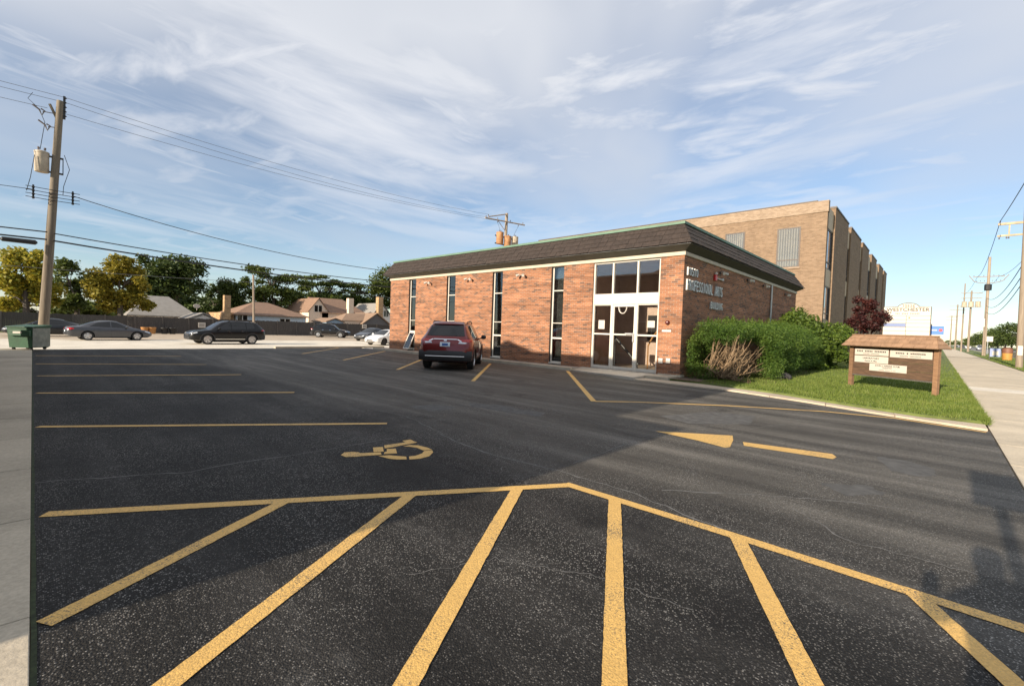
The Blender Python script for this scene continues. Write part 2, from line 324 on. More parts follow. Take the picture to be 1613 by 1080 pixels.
def wood_mat(name, c1, c2, sc=(1,1,12)):
    m, nt, N, L, b, out = newmat(name)
    tc = N('ShaderNodeTexCoord'); mp = N('ShaderNodeMapping'); L(tc.outputs['Object'], mp.inputs[0]); mp.inputs['Scale'].default_value = sc
    n = N('ShaderNodeTexNoise'); L(mp.outputs[0], n.inputs['Vector']); n.inputs['Scale'].default_value = 2.5; n.inputs['Detail'].default_value = 7; n.inputs['Roughness'].default_value = 0.65; n.inputs['Distortion'].default_value = 0.6
    r = ramp(N, [(0.3, c1), (0.7, c2)]); L(n.outputs[0], r.inputs[0])
    oi = N('ShaderNodeObjectInfo'); hs = N('ShaderNodeHueSaturation'); mr = N('ShaderNodeMapRange'); L(oi.outputs['Random'], mr.inputs[0]); mr.inputs[3].default_value = 0.8; mr.inputs[4].default_value = 1.2
    L(mr.outputs[0], hs.inputs['Value']); L(r.outputs[0], hs.inputs['Color']); L(hs.outputs[0], b.inputs['Base Color']); b.inputs['Roughness'].default_value = 0.8
    bp = N('ShaderNodeBump'); bp.inputs['Strength'].default_value = 0.4; bp.inputs['Distance'].default_value = 0.01; L(n.outputs[0], bp.inputs['Height']); L(bp.outputs[0], b.inputs['Normal'])
    return m
M = {}
M['asphalt'] = asphalt_mat()
M['yellow'] = paint_mat('yellow_paint', (0.70, 0.43, 0.125), 0.61)
M['crack'] = plain('crack_filler', (0.125,0.122,0.118), 0.9, var=0.35, scale=9)
M['patch'] = plain('worn_patch', (0.075,0.073,0.070), 0.85, var=0.35, scale=7, bump=0.4, bscale=90)
M['patch2'] = plain('worn_seal', (0.094,0.090,0.084), 0.85, var=0.35, scale=7, bump=0.5, bscale=90)
M['concrete'] = concrete_mat('concrete', (0.44, 0.385, 0.30))
M['walk'] = concrete_mat('walk_concrete', (0.34, 0.31, 0.265), 0.06)
M['alley'] = concrete_mat('alley_concrete', (0.66, 0.60, 0.50), 0.03)
M['gravel'] = concrete_mat('gravel', (0.44, 0.36, 0.27), 0.0)
M['street'] = concrete_mat('street_surface', (0.20, 0.195, 0.185), 0.0)
M['soil'] = plain('soil', (0.10,0.07,0.045), 0.95, var=0.4, scale=5, bump=0.6, bscale=40)
M['lawn'] = plain('lawn_base', (0.115,0.145,0.036), 0.95, var=0.45, scale=1.4, bump=0.5, bscale=60)
M['grass'] = leaf_mat('grass_blades', [(0.085,0.135,0.020), (0.15,0.205,0.036), (0.23,0.265,0.065)], 0.4)
M['brick'] = brick_mat('red_brick', [(0.0,(0.13,0.072,0.050)), (0.12,(0.17,0.086,0.055)), (0.20,(0.255,0.110,0.057)), (0.55,(0.30,0.124,0.060)), (0.85,(0.34,0.148,0.073)), (1.0,(0.20,0.098,0.062))], (0.34,0.27,0.21))
M['tan_brick'] = brick_mat('tan_brick', [(0.0,(0.185,0.122,0.076)), (0.5,(0.235,0.157,0.099)), (1.0,(0.27,0.183,0.118))], (0.26,0.21,0.16), mottle=0.10, rows=0.3)
M['pale_brick'] = brick_mat('pale_brick', [(0.0,(0.25,0.18,0.125)), (0.5,(0.30,0.22,0.155)), (1.0,(0.35,0.262,0.19))], (0.32,0.26,0.2), mottle=0.08, rows=0.25)
M['grey_brick'] = brick_mat('brown_brick', [(0.0,(0.16,0.10,0.07)), (1.0,(0.28,0.18,0.12))], (0.3,0.27,0.23))
M['trim'] = plain('cream_trim', (0.50,0.43,0.33), 0.6, var=0.08, scale=4)
M['white'] = plain('white_frame', (0.60,0.56,0.49), 0.45, var=0.05, scale=5)
M['alu'] = plain('aluminium', (0.62,0.62,0.62), 0.35, metal=0.7, var=0.05)
M['shingle'] = plain('brown_shingle', (0.038,0.027,0.022), 0.9, var=0.3, scale=9, bump=0.6, bscale=70, rnd=0.13)
M['soffit'] = plain('dark_soffit', (0.075,0.068,0.05), 0.8, var=0.15)
M['copper'] = plain('green_cap', (0.115,0.20,0.14), 0.6, var=0.15, scale=2)
M['roofing'] = plain('flat_roof', (0.12,0.12,0.12), 0.9)
M['glass'] = glass_mat('window_glass', (0.95,0.96,0.95))
M['glassdk'] = glass_mat('tinted_window_glass', (0.60,0.62,0.61), 1.6)
M['dark'] = plain('dark_interior', (0.03,0.028,0.026), 0.9)
M['inwall'] = plain('interior_wall', (0.56,0.41,0.33), 0.85, var=0.1)
M['infloor'] = plain('interior_floor', (0.34,0.28,0.22), 0.6)
M['blind'] = plain('blind_fabric', (0.40,0.38,0.34), 0.8)
M['black'] = plain('black_metal', (0.018,0.018,0.019), 0.45, var=0.1)
M['rubber'] = plain('rubber', (0.018,0.018,0.018), 0.85)
M['plastic'] = plain('black_plastic', (0.022,0.022,0.024), 0.6)
M['chrome'] = plain('chrome', (0.75,0.75,0.76), 0.12, metal=1.0, var=0.02)
M['rim'] = plain('alloy_rim', (0.55,0.55,0.56), 0.28, metal=0.9, var=0.03)
M['rimdark'] = plain('dark_rim', (0.03,0.03,0.032), 0.35, metal=0.4, var=0.03)
M['carglass'] = plain('car_glass', (0.006,0.007,0.008), 0.04, var=0.02, spec=0.6)
M['tail'] = plain('tail_lens', (0.42,0.012,0.012), 0.12, var=0.05, coat=0.6)
M['head'] = plain('head_lens', (0.62,0.64,0.66), 0.1, metal=0.3, var=0.05, coat=0.8)
M['plate'] = plain('licence_plate', (0.62,0.68,0.74), 0.5, var=0.1, scale=12)
M['bluetext'] = plain('blue_print', (0.04,0.10,0.30), 0.6)
M['polewood'] = wood_mat('pole_wood', (0.105,0.082,0.058), (0.20,0.165,0.12), (6,6,0.4))
M['polewood2'] = wood_mat('pole_wood_pale', (0.22,0.17,0.125), (0.36,0.29,0.22), (6,6,0.4))
M['transformer'] = plain('transformer_paint', (0.42,0.35,0.26), 0.55, var=0.25, scale=3)
M['rust'] = plain('rusty_transformer', (0.38,0.19,0.085), 0.7, var=0.4, scale=4)
M['porcelain'] = plain('insulator', (0.16,0.13,0.12), 0.3)
M['wire'] = plain('wire', (0.022,0.022,0.022), 0.6)
M['wireg'] = plain('aluminium_wire', (0.13,0.13,0.135), 0.5)
M['dgreen'] = plain('dumpster_green', (0.012,0.070,0.028), 0.5, var=0.25, scale=3, bump=0.15, bscale=20)
M['dgrey'] = plain('grey_steel', (0.20,0.21,0.17), 0.5, var=0.35, scale=5)
M['signwood'] = wood_mat('sign_wood', (0.16,0.085,0.045), (0.28,0.16,0.085), (1.5,1.5,9))
M['signboard'] = wood_mat('sign_board', (0.045,0.026,0.017), (0.13,0.075,0.042), (1.5,1.5,14))
M['signroof'] = plain('sign_shingle', (0.27,0.165,0.10), 0.9, var=0.2, scale=8, bump=0.4, bscale=60, rnd=0.12)
M['signwhite'] = plain('sign_white', (0.52,0.48,0.42), 0.5, var=0.04)
M['ink'] = plain('sign_ink', (0.03,0.024,0.022), 0.6)
M['inkgrey'] = plain('sign_ink_grey', (0.15,0.125,0.11), 0.6)
M['blue'] = plain('sign_blue', (0.02,0.14,0.50), 0.45, var=0.05)
M['blue2'] = plain('sign_slate_blue', (0.13,0.18,0.36), 0.5, var=0.05)
M['red'] = plain('signal_red', (0.50,0.02,0.02), 0.4, var=0.1)
M['letter'] = plain('metal_letter', (0.52,0.52,0.50), 0.4, metal=0.3, var=0.08)
M['bark'] = wood_mat('bark', (0.045,0.035,0.026), (0.11,0.09,0.07), (5,5,1))
M['branch'] = wood_mat('dead_branch', (0.14,0.090,0.050), (0.29,0.20,0.115), (5,5,2))
M['fence'] = wood_mat('fence_wood', (0.036,0.032,0.030), (0.082,0.072,0.064), (7,7,0.6))
M['fencepost'] = wood_mat('fence_post', (0.07,0.062,0.055), (0.12,0.105,0.095), (7,7,0.6))
M['siding_w'] = plain('white_siding', (0.70,0.66,0.60), 0.7, var=0.05)
M['siding_cream'] = plain('cream_stucco', (0.72,0.56,0.42), 0.85, var=0.06)
M['siding_b'] = plain('blue_siding', (0.24,0.33,0.42), 0.7, var=0.06)
M['siding_lb'] = plain('pale_blue_siding', (0.46,0.54,0.60), 0.7, var=0.06)
M['siding_g'] = plain('grey_siding', (0.12,0.115,0.115), 0.75, var=0.06)
M['roof_grey'] = plain('grey_roof', (0.24,0.225,0.205), 0.9, var=0.12, scale=2, bump=0.3)
M['roof_brown'] = plain('brown_roof', (0.22,0.135,0.09), 0.9, var=0.15, scale=2, bump=0.3)
M['roof_tan'] = plain('tan_roof', (0.25,0.165,0.11), 0.9, var=0.12, scale=2, bump=0.3)
M['chim'] = brick_mat('chimney_brick', [(0.0,(0.36,0.22,0.11)), (1.0,(0.52,0.33,0.17))], (0.4,0.33,0.25))
M['tarp'] = plain('silver_tarp', (0.42,0.42,0.42), 0.45, var=0.2, scale=2)
M['orange'] = plain('orange_wood', (0.42,0.20,0.06), 0.6)
M['spandrel'] = plain('beige_panel', (0.50,0.40,0.28), 0.7, var=0.05)
M['bronze'] = plain('bronze_frame', (0.06,0.042,0.032), 0.5)
M['curtain2'] = plain('curtain_darker', (0.15,0.13,0.105), 0.9, var=0.12, scale=1)  # darker tone for every other curtain fold
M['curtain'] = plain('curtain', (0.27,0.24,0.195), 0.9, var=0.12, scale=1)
M['cloth'] = plain('jacket', (0.03,0.03,0.04), 0.9)
YL = [(0.23,0.19,0.022), (0.38,0.31,0.03), (0.17,0.20,0.030), (0.48,0.38,0.04)]
YO = [(0.14,0.135,0.020), (0.25,0.21,0.025), (0.34,0.265,0.03), (0.10,0.125,0.022)]
GR = [(0.030,0.048,0.012), (0.052,0.080,0.017), (0.085,0.112,0.025)]
GL = [(0.045,0.066,0.013), (0.080,0.110,0.020), (0.12,0.145,0.028)]
M['leaf_yellow'] = leaf_mat('yellow_leaves', YL); M['leaf_gold'] = leaf_mat('golden_leaves', YO)
M['leaf_green'] = leaf_mat('green_leaves', GR, 0.25); M['leaf_light'] = leaf_mat('light_green_leaves', GL, 0.3)
M['leaf_purple'] = leaf_mat('purple_leaves', [(0.030,0.011,0.012), (0.060,0.018,0.018), (0.11,0.030,0.022)], 0.3)
M['leaf_yew'] = leaf_mat('yew_needles', [(0.040,0.085,0.014), (0.080,0.145,0.022), (0.14,0.205,0.034)], 0.35)
M['leaf_bright'] = leaf_mat('bright_shrub_leaves', [(0.045,0.082,0.012), (0.085,0.135,0.018), (0.135,0.185,0.028)], 0.35)
def paintm(name, c, metal=0.5, coat=0.8, spec=0.5): return plain(name, c, 0.32, metal=metal, var=0.03, coat=coat, spec=spec)
M['car_red'] = paintm('dark_red_paint', (0.16,0.011,0.012)); M['car_grey'] = paintm('grey_paint', (0.060,0.062,0.070), 0.4, 0.6); M['car_black'] = paintm('black_paint', (0.006,0.006,0.007), 0.1, 0.35, 0.25)
M['car_dark'] = paintm('charcoal_paint', (0.022,0.024,0.028), 0.3, 0.5, 0.4); M['car_white'] = paintm('white_paint', (0.72,0.71,0.69), 0.0); M['car_silver'] = paintm('silver_paint', (0.42,0.43,0.45))
# ------------------------------------------------------------------ text
def text_mesh(s, size, extrude=0.0, align='CENTER', cond=1.0, bold=0.02):
    c = bpy.data.curves.new('text', 'FONT'); c.body = s; c.size = size; c.extrude = extrude; c.align_x = align; c.align_y = 'CENTER'; c.resolution_u = 2; c.offset = bold*size
    o = bpy.data.objects.new('t', c); COL.objects.link(o); bpy.context.view_layer.update()
    me = bpy.data.meshes.new_from_object(o); bpy.data.objects.remove(o)
    if cond != 1.0:
        for v in me.vertices: v.co.x *= cond
    return me
def blur_mesh(words, h, w):          # lines too blurred to read in the photograph: plain short strokes, no letters
    n = sum(words)+len(words)-1; cw = w/n; mb = MB(); x = -w/2
    for k in words:
        for i in range(k): mb.add([(x+cw*0.15,-h*0.5,0),(x+cw*0.8,-h*0.5,0),(x+cw*0.8,h*random.uniform(0.2,0.5),0),(x+cw*0.15,h*0.5,0)], [(0,1,2,3)]); x += cw
        x += cw
    me = bpy.data.meshes.new('strokes'); me.from_pydata(mb.v, [], mb.f); return me
def frame_text(name, s, size, org, right, up, m, parent, extrude=0.0, align='CENTER', cond=1.0, base=None):
    me = text_mesh(s, size, extrude, align, cond); r = Vector(right).normalized(); u = Vector(up).normalized(); n = r.cross(u)
    mt = Matrix((r, u, n)).transposed().to_4x4(); mt.translation = Vector(org) - (base if base else Vector((0,0,0)))
    me.transform(mt); me.materials.clear(); return link_mesh(name, me, m, parent)
# ------------------------------------------------------------------ setting
def structure(o): o['kind'] = 'structure'; return o
def sheet(name, poly, z, m, parent=None):
    mb = MB(); mb.add([(p[0], p[1], p[2] if len(p) > 2 else z) for p in poly], [tuple(range(len(poly)))]); return mb.build(name, m, parent, fix=False)
gnd = structure(sheet('ground', [(-1500,-1500),(1500,-1500),(1500,1500),(-1500,1500)], -0.62, M['lawn']))
KERB = [(14.05,10.35),(12.98,6.95),(13.0,4.08),(12.45,2.33),(11.84,0.96),(11.3,-0.68)]
GRASSE = [(13.78,5.05),(13.24,3.01),(12.39,1.42),(11.95,0.24),(11.93,-0.68)]
lot = structure(sheet('parking_lot', [(0,-0.70),(11.3,-0.70),*[(p[0]+0.02,p[1]) for p in KERB[::-1]],(14.02,10.4),(14.02,26.3),(0,26.3)], 0.0, M['asphalt']))
PZ = 0.004
def line(pts, w=0.105, m='yellow', z=PZ, name='painted_line'):
    P = []
    for i in range(len(pts)-1):
        a, b = Vector(pts[i][:2]), Vector(pts[i+1][:2]); n = max(2, int((b-a).length/0.045)); P += [tuple(a.lerp(b, k/n)) for k in range(n)]
    P.append(tuple(pts[-1][:2])); ww = [w*random.uniform(0.965,1.035) for _ in P]; P = [(x+random.uniform(-.001,.001), y+random.uniform(-.001,.001)) if 0 < i < len(P)-1 else (x, y) for i, (x, y) in enumerate(P)]
    return strip(P, ww, z).build(name, M[m], lot)
B0 = 3.55
line([(0.06,4.70),(B0,2.50)]); line([(B0-0.02,2.56),(3.57,1.02),(3.56,-0.66)], z=PZ+0.0006)
def dirline(p, q, ext): 
    p = Vector(p); q = Vector(q); d = (q-p).normalized(); return [tuple(p), tuple(p+d*ext)]
for k, (p, q) in enumerate([((1.42,3.83),(0.03,3.01)), ((2.26,3.28),(0.37,2.18)), ((3.08,2.77),(1.05,1.52)), ((B0,2.03),(1.67,0.92)), ((3.57,1.02),(2.28,0.33)), ((3.56,0.04),(2.93,-0.31))]):
    x = p[0]-0.04; d = (Vector(q)-Vector(p)).normalized(); ext = min(x/abs(d.x), (p[1]+0.62)/abs(d.y))
    line(dirline(p, q, ext), z=PZ+0.0012+0.0003*k)
for a, b in [((0.05,8.42),(3.64,5.94)), ((0.06,11.99),(3.75,9.72)), ((0.08,15.27),(3.86,13.61)), ((0.07,18.91),(3.85,17.1)), ((0.08,22.57),(3.92,21.11))]: line([a, b], 0.10)
line([(13.6,9.95),(8.21,5.29)], 0.12)
line([tuple(gp(x,y))[:2] for x, y in [(937,632),(1000,633),(1149,639),(1298,648),(1409,658.6),(1554,681)]], 0.10, z=PZ+0.0005)
line([(8.4,9.36),(13.2,13.65)], 0.11); line([(8.35,13.07),(13.3,18.1)], 0.11); line([(8.61,17.41),(13.6,22.6)], 0.11); line([gp(476,557)[:2], (12.5,26.0)], 0.11)
mb = MB(); mb.add([(*gp(x,y)[:2],PZ) for x, y in [(1032,679),(1100,694),(1142,705),(1150,704),(1155,693),(1154,686)]][::-1], [tuple(range(6))]); mb.build('painted_arrow', M['yellow'], lot)
mb = MB(); mb.add([(*gp(x,y)[:2],PZ) for x, y in [(1170,696),(1172,702),(1312,723),(1318,720),(1311,715)]], [tuple(range(5))]); mb.build('painted_arrow', M['yellow'], lot)
ISA = [[(150,330),(200,292),(330,283),(400,290),(430,302),(715,290),(725,325),(430,345),(380,352),(220,357)], [(605,222),(745,215),(757,280),(615,287)],
       [(762,192),(1060,150),(1020,127),(1130,110),(1230,152),(910,212),(770,235)], [(800,243),(925,238),(945,305),(760,315),(765,290),(800,280)],
       [(680,342),(830,332),(950,342),(1075,352),(1080,390),(950,392),(830,380)], [(1112,350),(1210,338),(1300,305),(1330,268),(1440,262),(1455,290),(1400,345),(1270,380),(1120,392)],
       [(1030,207),(1120,188),(1240,192),(1380,225),(1440,256),(1310,262),(1230,228),(1130,212)]]
for poly in ISA:
    mb = MB(); mb.add([(*gp(520+x/8.961, 680+y/8.961)[:2], PZ) for x, y in poly], [tuple(range(len(poly)))[::-1]]); mb.build('wheelchair_symbol', M['yellow'], lot)
def wobble(pts, n, amp):
    out = []
    for i in range(len(pts)-1):
        a, b = Vector(pts[i][:2]), Vector(pts[i+1][:2])
        for k in range(n):
            t = k/n; p = a.lerp(b, t); out.append((p.x+random.uniform(-amp,amp), p.y+random.uniform(-amp,amp)))
    out.append(tuple(pts[-1][:2])); return out
def crack(pix, w, n=8, amp=0.02):
    pts = wobble([gp(x,y) for x, y in pix], n, amp); strip(pts, [w*random.uniform(0.4,1.3) for _ in pts], 0.0022).build('crack', M['crack'], lot)
crack([(690,682),(760,712),(868,738),(985,772),(1120,826),(1180,850)], 0.022); crack([(1040,772),(1180,778),(1330,790),(1490,812)], 0.022)
crack([(870,645),(960,672),(1010,688),(1150,665)], 0.012); crack([(60,760),(300,742),(620,690)], 0.016, 10, 0.03); crack([(905,730),(1010,690),(1250,668),(1420,690)], 0.012)
crack([(560,640),(640,655),(700,684)], 0.014); crack([(1000,634),(1090,660),(1230,672)], 0.012, 10, 0.03); crack([(1250,800),(1330,850),(1450,880),(1540,905)], 0.016); crack([(1180,690),(1330,735),(1480,760)], 0.014, 10, 0.03); crack([(640,905),(780,880),(930,905),(1090,960)], 0.006, 12, 0.02); crack([(700,600),(840,610),(930,640)], 0.014, 10, 0.04)
def patch(pix, z=0.0018):
    pts = wobble([gp(x,y) for x, y in pix]+[gp(*pix[0])], 5, 0.03)[:-1]; mb = MB(); mb.add([(p[0],p[1],z) for p in pts], [tuple(range(len(pts)))]); mb.build('worn_patch', M['patch'], lot, fix=False)
patch([(738,634),(790,638),(858,650),(856,656),(790,648),(742,640)]); patch([(1380,718),(1430,726),(1472,738),(1478,750),(1440,750),(1400,740)])
patch([(1040,655),(1120,648),(1190,655),(1180,668),(1090,668)]); patch([(640,640),(690,636),(720,642),(680,648)]); patch([(1290,760),(1370,765),(1400,778),(1330,780)])
# left concrete walk (slabs)
wl = structure(sheet('alley_walk', [(-1.62,-14),(0.0,-14),(0.0,26.3),(-1.62,26.3)], -0.006, M['soil']))
yy = -6.0; k = 0
while yy < 27:
    l = 1.52; MB().box(-1.5, -0.006, yy+0.008, min(yy+l,27.15)-0.008, -0.05, 0.010+0.001*(k%3)).build('slab', M['concrete'], wl, bevel=0.004); yy += l; k += 1
e = strip(wobble([(0.006,-0.6),(0.006,26.2)], 90, 0.004), 0.02, 0.0025).build('edge_moss', plain('edge_moss', (0.028,0.038,0.016), 0.95, var=0.5, scale=20), wl)
# front kerb, walk along the facade, stoop
S = 0.91
def fs(X, Y, Z): return (X*S, Y*S, HC+(Z-HC)*S)
FX = 16.04*S; CY = 6.77*S; EY = 26.15*S; TX = 33.38*S
fw = structure(MB().box(14.02, FX+0.02, 10.0, EY+0.6, -0.1, 0.10).build('facade_walk', M['walk']))
for i in range(7):
    y0 = 10.02+i*2.05; MB().box(13.84, 14.018, y0, min(y0+2.035, EY+0.6), -0.1, 0.115).build('kerb_stone', M['concrete'], fw, bevel=0.015)
st = structure(MB().hexa([(14.02,10.3,-0.05),(13.0,6.98,-0.05),(FX,6.95,-0.05),(FX,9.99,-0.05)], [(14.02,10.3,0.03),(13.0,6.98,0.10),(FX,6.95,0.13),(FX,9.99,0.13)]).build('entrance_slab', concrete_mat('stoop_concrete', (0.46,0.41,0.34)), fix=True, bevel=0.01))
MB().box(13.75, FX-0.052, CY+0.0, 6.94, -0.05, 0.13).build('step_block', M['concrete'], st, bevel=0.01)
kb = structure(MB().box(FX-0.05, FX+0.3, CY-0.05, 6.9, -0.1, 0.16).build('plinth', M['concrete'], None, bevel=0.01))
walkpoly_out = [(13.02,6.93)]+KERB[2:]; walkpoly_in = [(13.72,6.93)]+GRASSE
ks = structure(bpy.data.objects.new('kerb_walk', None)); COL.objects.link(ks)
def lerp2(poly, t):
    ls = [0]
    for i in range(len(poly)-1): ls.append(ls[-1]+(Vector(poly[i+1])-Vector(poly[i])).length)
    d = t*ls[-1]
    for i in range(len(poly)-1):
        if d <= ls[i+1]+1e-9: return Vector(poly[i]).lerp(Vector(poly[i+1]), (d-ls[i])/max(1e-9, ls[i+1]-ls[i]))
    return Vector(poly[-1])
NS = 6
for i in range(NS):
    sub = [i/NS+0.0006, (i+0.33)/NS, (i+0.67)/NS, (i+1)/NS-0.0006]
    poly = [lerp2(walkpoly_out, t) for t in sub]+[lerp2(walkpoly_in, t) for t in sub[::-1]]
    MB().prism([tuple(p) for p in poly], -0.1, 0.04).build('walk_slab', concrete_mat('kerb_walk_concrete', (0.47,0.39,0.295)) if i == 0 else bpy.data.materials['kerb_walk_concrete'], ks, bevel=0.006)
# lawn
lawnpoly = GRASSE+[(11.93,-0.68),(400,-0.68),(400,5.8),(FX+0.3,CY+0.1),(13.9,CY+0.1)]
lawn = structure(MB().prism([(p[0]+0.03 if i < 5 else p[0], p[1]) for i, p in enumerate(lawnpoly) if i != 5], -0.1, 0.085).build('lawn', M['lawn'], fix=True))
def in_lawn(x, y):
    if y < -0.66 or y > 5.2: return False
    e = np.interp(y, [g[1] for g in GRASSE[::-1]], [g[0] for g in GRASSE[::-1]]); return x > e+0.04
def blades(name, pts, z, h0, h1, w, m, parent=None, lean=0.5):
    n = len(pts); P = np.zeros((n,3,3), dtype=np.float32); a = RNG.uniform(0,2*np.pi,n); h = RNG.uniform(h0,h1,n); b = RNG.uniform(0,2*np.pi,n); le = RNG.uniform(0,lean,n)*h
    pts = np.asarray(pts); dx, dy = np.cos(a)*w, np.sin(a)*w
    zz = z if np.isscalar(z) else np.asarray(z)
    P[:,0] = np.stack([pts[:,0]-dx, pts[:,1]-dy, np.zeros(n)+zz], 1); P[:,1] = np.stack([pts[:,0]+dx, pts[:,1]+dy, np.zeros(n)+zz], 1)
    P[:,2] = np.stack([pts[:,0]+np.cos(b)*le, pts[:,1]+np.sin(b)*le, zz+h], 1)
    me = bpy.data.meshes.new(name); me.vertices.add(3*n); me.vertices.foreach_set('co', P.reshape(-1)); me.loops.add(3*n); me.loops.foreach_set('vertex_index', np.arange(3*n)); me.polygons.add(n)
    me.polygons.foreach_set('loop_start', np.arange(0,3*n,3)); me.polygons.foreach_set('loop_total', np.full(n,3)); me.update(); me.validate()
    return link_mesh(name, me, m, parent)
pts = []
while len(pts) < 60000:
    x = 11.8+RNG.exponential(9.0); y = RNG.uniform(-0.7,5.2)
    if x < 60 and in_lawn(x, y): pts.append((x, y))
setp(blades('lawn_grass', pts, 0.08, 0.03, 0.085, 0.009, M['grass']), 'short mown green grass around the wooden sign', 'grass', kind='stuff')
pts = [(11.95+t+RNG.normal(0,0.02), -0.68+RNG.normal(0,0.03)) for t in RNG.exponential(8.0, 6000)]
setp(blades('lawn_edge_grass', pts, 0.03, 0.05, 0.13, 0.008, M['grass'], lean=1.0), 'longer grass fringe hanging over the sidewalk edge', 'grass', kind='stuff')
# right sidewalk, parkway, street
sw = structure(sheet('sidewalk', [(-20,-3.75),(500,-3.75),(500,-0.70),(-20,-0.70)], -0.04, M['soil']))
xx = -3.0; k = 0; WH = concrete_mat('new_concrete', (0.68,0.62,0.52))
while xx < 75:
    l = 1.62; MB().box(xx+0.005, xx+l-0.005, -3.72, -0.715, -0.06, 0.006+0.0008*((k*7)%3)).build('slab', WH if 19.9 < xx < 22.5 else M['walk2'] if 'walk2' in M else M.setdefault('walk2', concrete_mat('sidewalk_concrete', (0.52,0.445,0.335), 0.08)), sw, bevel=0.003); xx += l; k += 1
MB().box(75, 500, -3.72, -0.715, -0.06, 0.006).build('far_slabs', M['walk2'], sw)
pk = structure(MB().box(14, 500, -7.0, -3.76, -0.2, 0.03).build('parkway', M['lawn']))
pts = [(16+RNG.exponential(25.0), RNG.uniform(-7.0,-3.76)) for _ in range(30000)]; pts = [p for p in pts if p[0] < 110]
setp(blades('parkway_grass', pts, 0.03, 0.04, 0.14, 0.012, M['grass']), 'green grass of the parkway strip beside the street', 'grass', kind='stuff')
MB().box(14, 500, -7.2, -7.01, -0.2, 0.04).build('kerb', M['concrete'], pk)
structure(sheet('street', [(-60,-24),(900,-24),(900,-7.2),(-60,-7.2)], -0.10, M['street']))
structure(MB().box(-60, 900, -90, -24.02, -0.5, 0.02).build('far_verge', M['lawn']))
# alley and gravel lot behind the building
def grid_sheet(name, xs, ys, zf, m):
    mb = MB(); vs = [(x,y,zf(y)) for y in ys for x in xs]; n = len(xs); mb.add(vs, [(j*n+i, j*n+i+1, (j+1)*n+i+1, (j+1)*n+i) for j in range(len(ys)-1) for i in range(n-1)]); return structure(mb.build(name, m))
zf = lambda y: 0.0 if y < 26.3 else -0.36*min(1, (y-26.3)/8.0)
grid_sheet('alley', [-90,-30,0,30,90], [26.31,28,31,34.3,40,46], zf, M['alley'])
grid_sheet('gravel_lot', [-90,-30,0,30,90], [46.01,55,64,90], lambda y: -0.362, M['gravel'])
structure(MB().box(9.0, FX+1, 26.0, 26.28, -0.1, 0.10).build('end_kerb', M['concrete'], bevel=0.02))
structure(MB().prism([(14.03,EY+0.62),(40,EY+0.62),(40,26.25),(14.03,26.25)], -0.1, 0.012).build('rear_walk', M['alley']))
structure(sheet('verge', [(-9,60.2),(4,60.2),(4,62.8),(-9,62.8)], -0.34, M['lawn']))
# ------------------------------------------------------------------ brick professional building
BT = HC+(4.34-HC)*S            # top of brickwork
bld = thing('brick_office_building', 'single storey red brick office with brown shingled mansard roof and green cap', 'building', (FX, CY, 0))
def zz_(z): return HC+(z-HC)*S
wins = [(24.06,23.31),(20.34,19.56),(16.63,15.90),(12.83,12.12)]; door = (10.6,7.66)
edges = [26.15]; 
for a, b in wins+[door]: edges += [a, b]
edges += [6.77]
mb = MB(); T = 0.34
for i in range(0, len(edges), 2):
    y1, y0 = edges[i]*S, edges[i+1]*S
    mb.box(FX, FX+T, y0, y1, 0.05, BT)
mb.box(FX+T+0.001, TX, CY, CY+T, 0.05, BT)                       # side wall
mb.box(TX-T, TX-0.001, CY+T+0.001, EY-T-0.001, 0.0, BT); mb.box(FX+T+0.001, TX, EY-T, EY-0.001, 0.0, BT)
mb.build('wall', M['brick'], bld)
mb = MB()
for y0, y1 in ((door[0]*S, EY),): mb.box(FX-0.02, FX+T+0.02, y0, y1, -0.05, 0.045)
mb.build('foundation', M['concrete'], bld)
# trim band
mb = MB(); mb.box(FX-0.045, FX+T, CY-0.045, EY+0.045, BT+0.001, BT+0.125); mb.box(FX+T+0.001, TX+0.04, CY-0.045, CY+T, BT+0.001, BT+0.125)
mb.build('trim_band', M['trim'], bld, bevel=0.01)
# mansard: ring of sloping shingle courses
OB, ZB, OT, ZT = 0.35, 4.42, -0.12, 5.14
def ring(o, z): return [(FX-o, CY-o, z), (TX+o, CY-o, z), (TX+o, EY+o, z), (FX-o, EY+o, z)]
mb = MB()
def band(ra, rb): mb.add(ra+rb, [(0,1,5,4),(1,2,6,5),(2,3,7,6),(3,0,4,7)])
band(ring(-0.02, BT+0.127), ring(OB-0.03, ZB-0.03)); mb.build('soffit', M['soffit'], bld)
mb = MB(); band(ring(OB-0.035, ZB-0.03), ring(OT-0.03, ZT)); mb.add(ring(OT-0.03, ZT), [(0,1,2,3)]); mb.build('roof_deck', M['roofing'], bld)
mb = MB(); c0, c1 = ring(OT+0.05, ZT), ring(OT-0.10, ZT)
for i in range(4):
    j = (i+1) % 4
    mb.hexa([c0[i], c0[j], c1[j], c1[i]], [(p[0],p[1],ZT+0.085) for p in (c0[i], c0[j], c1[j], c1[i])])
mb.build('roof_cap', M['copper'], bld, fix=True)
NC = 4; shingles = []
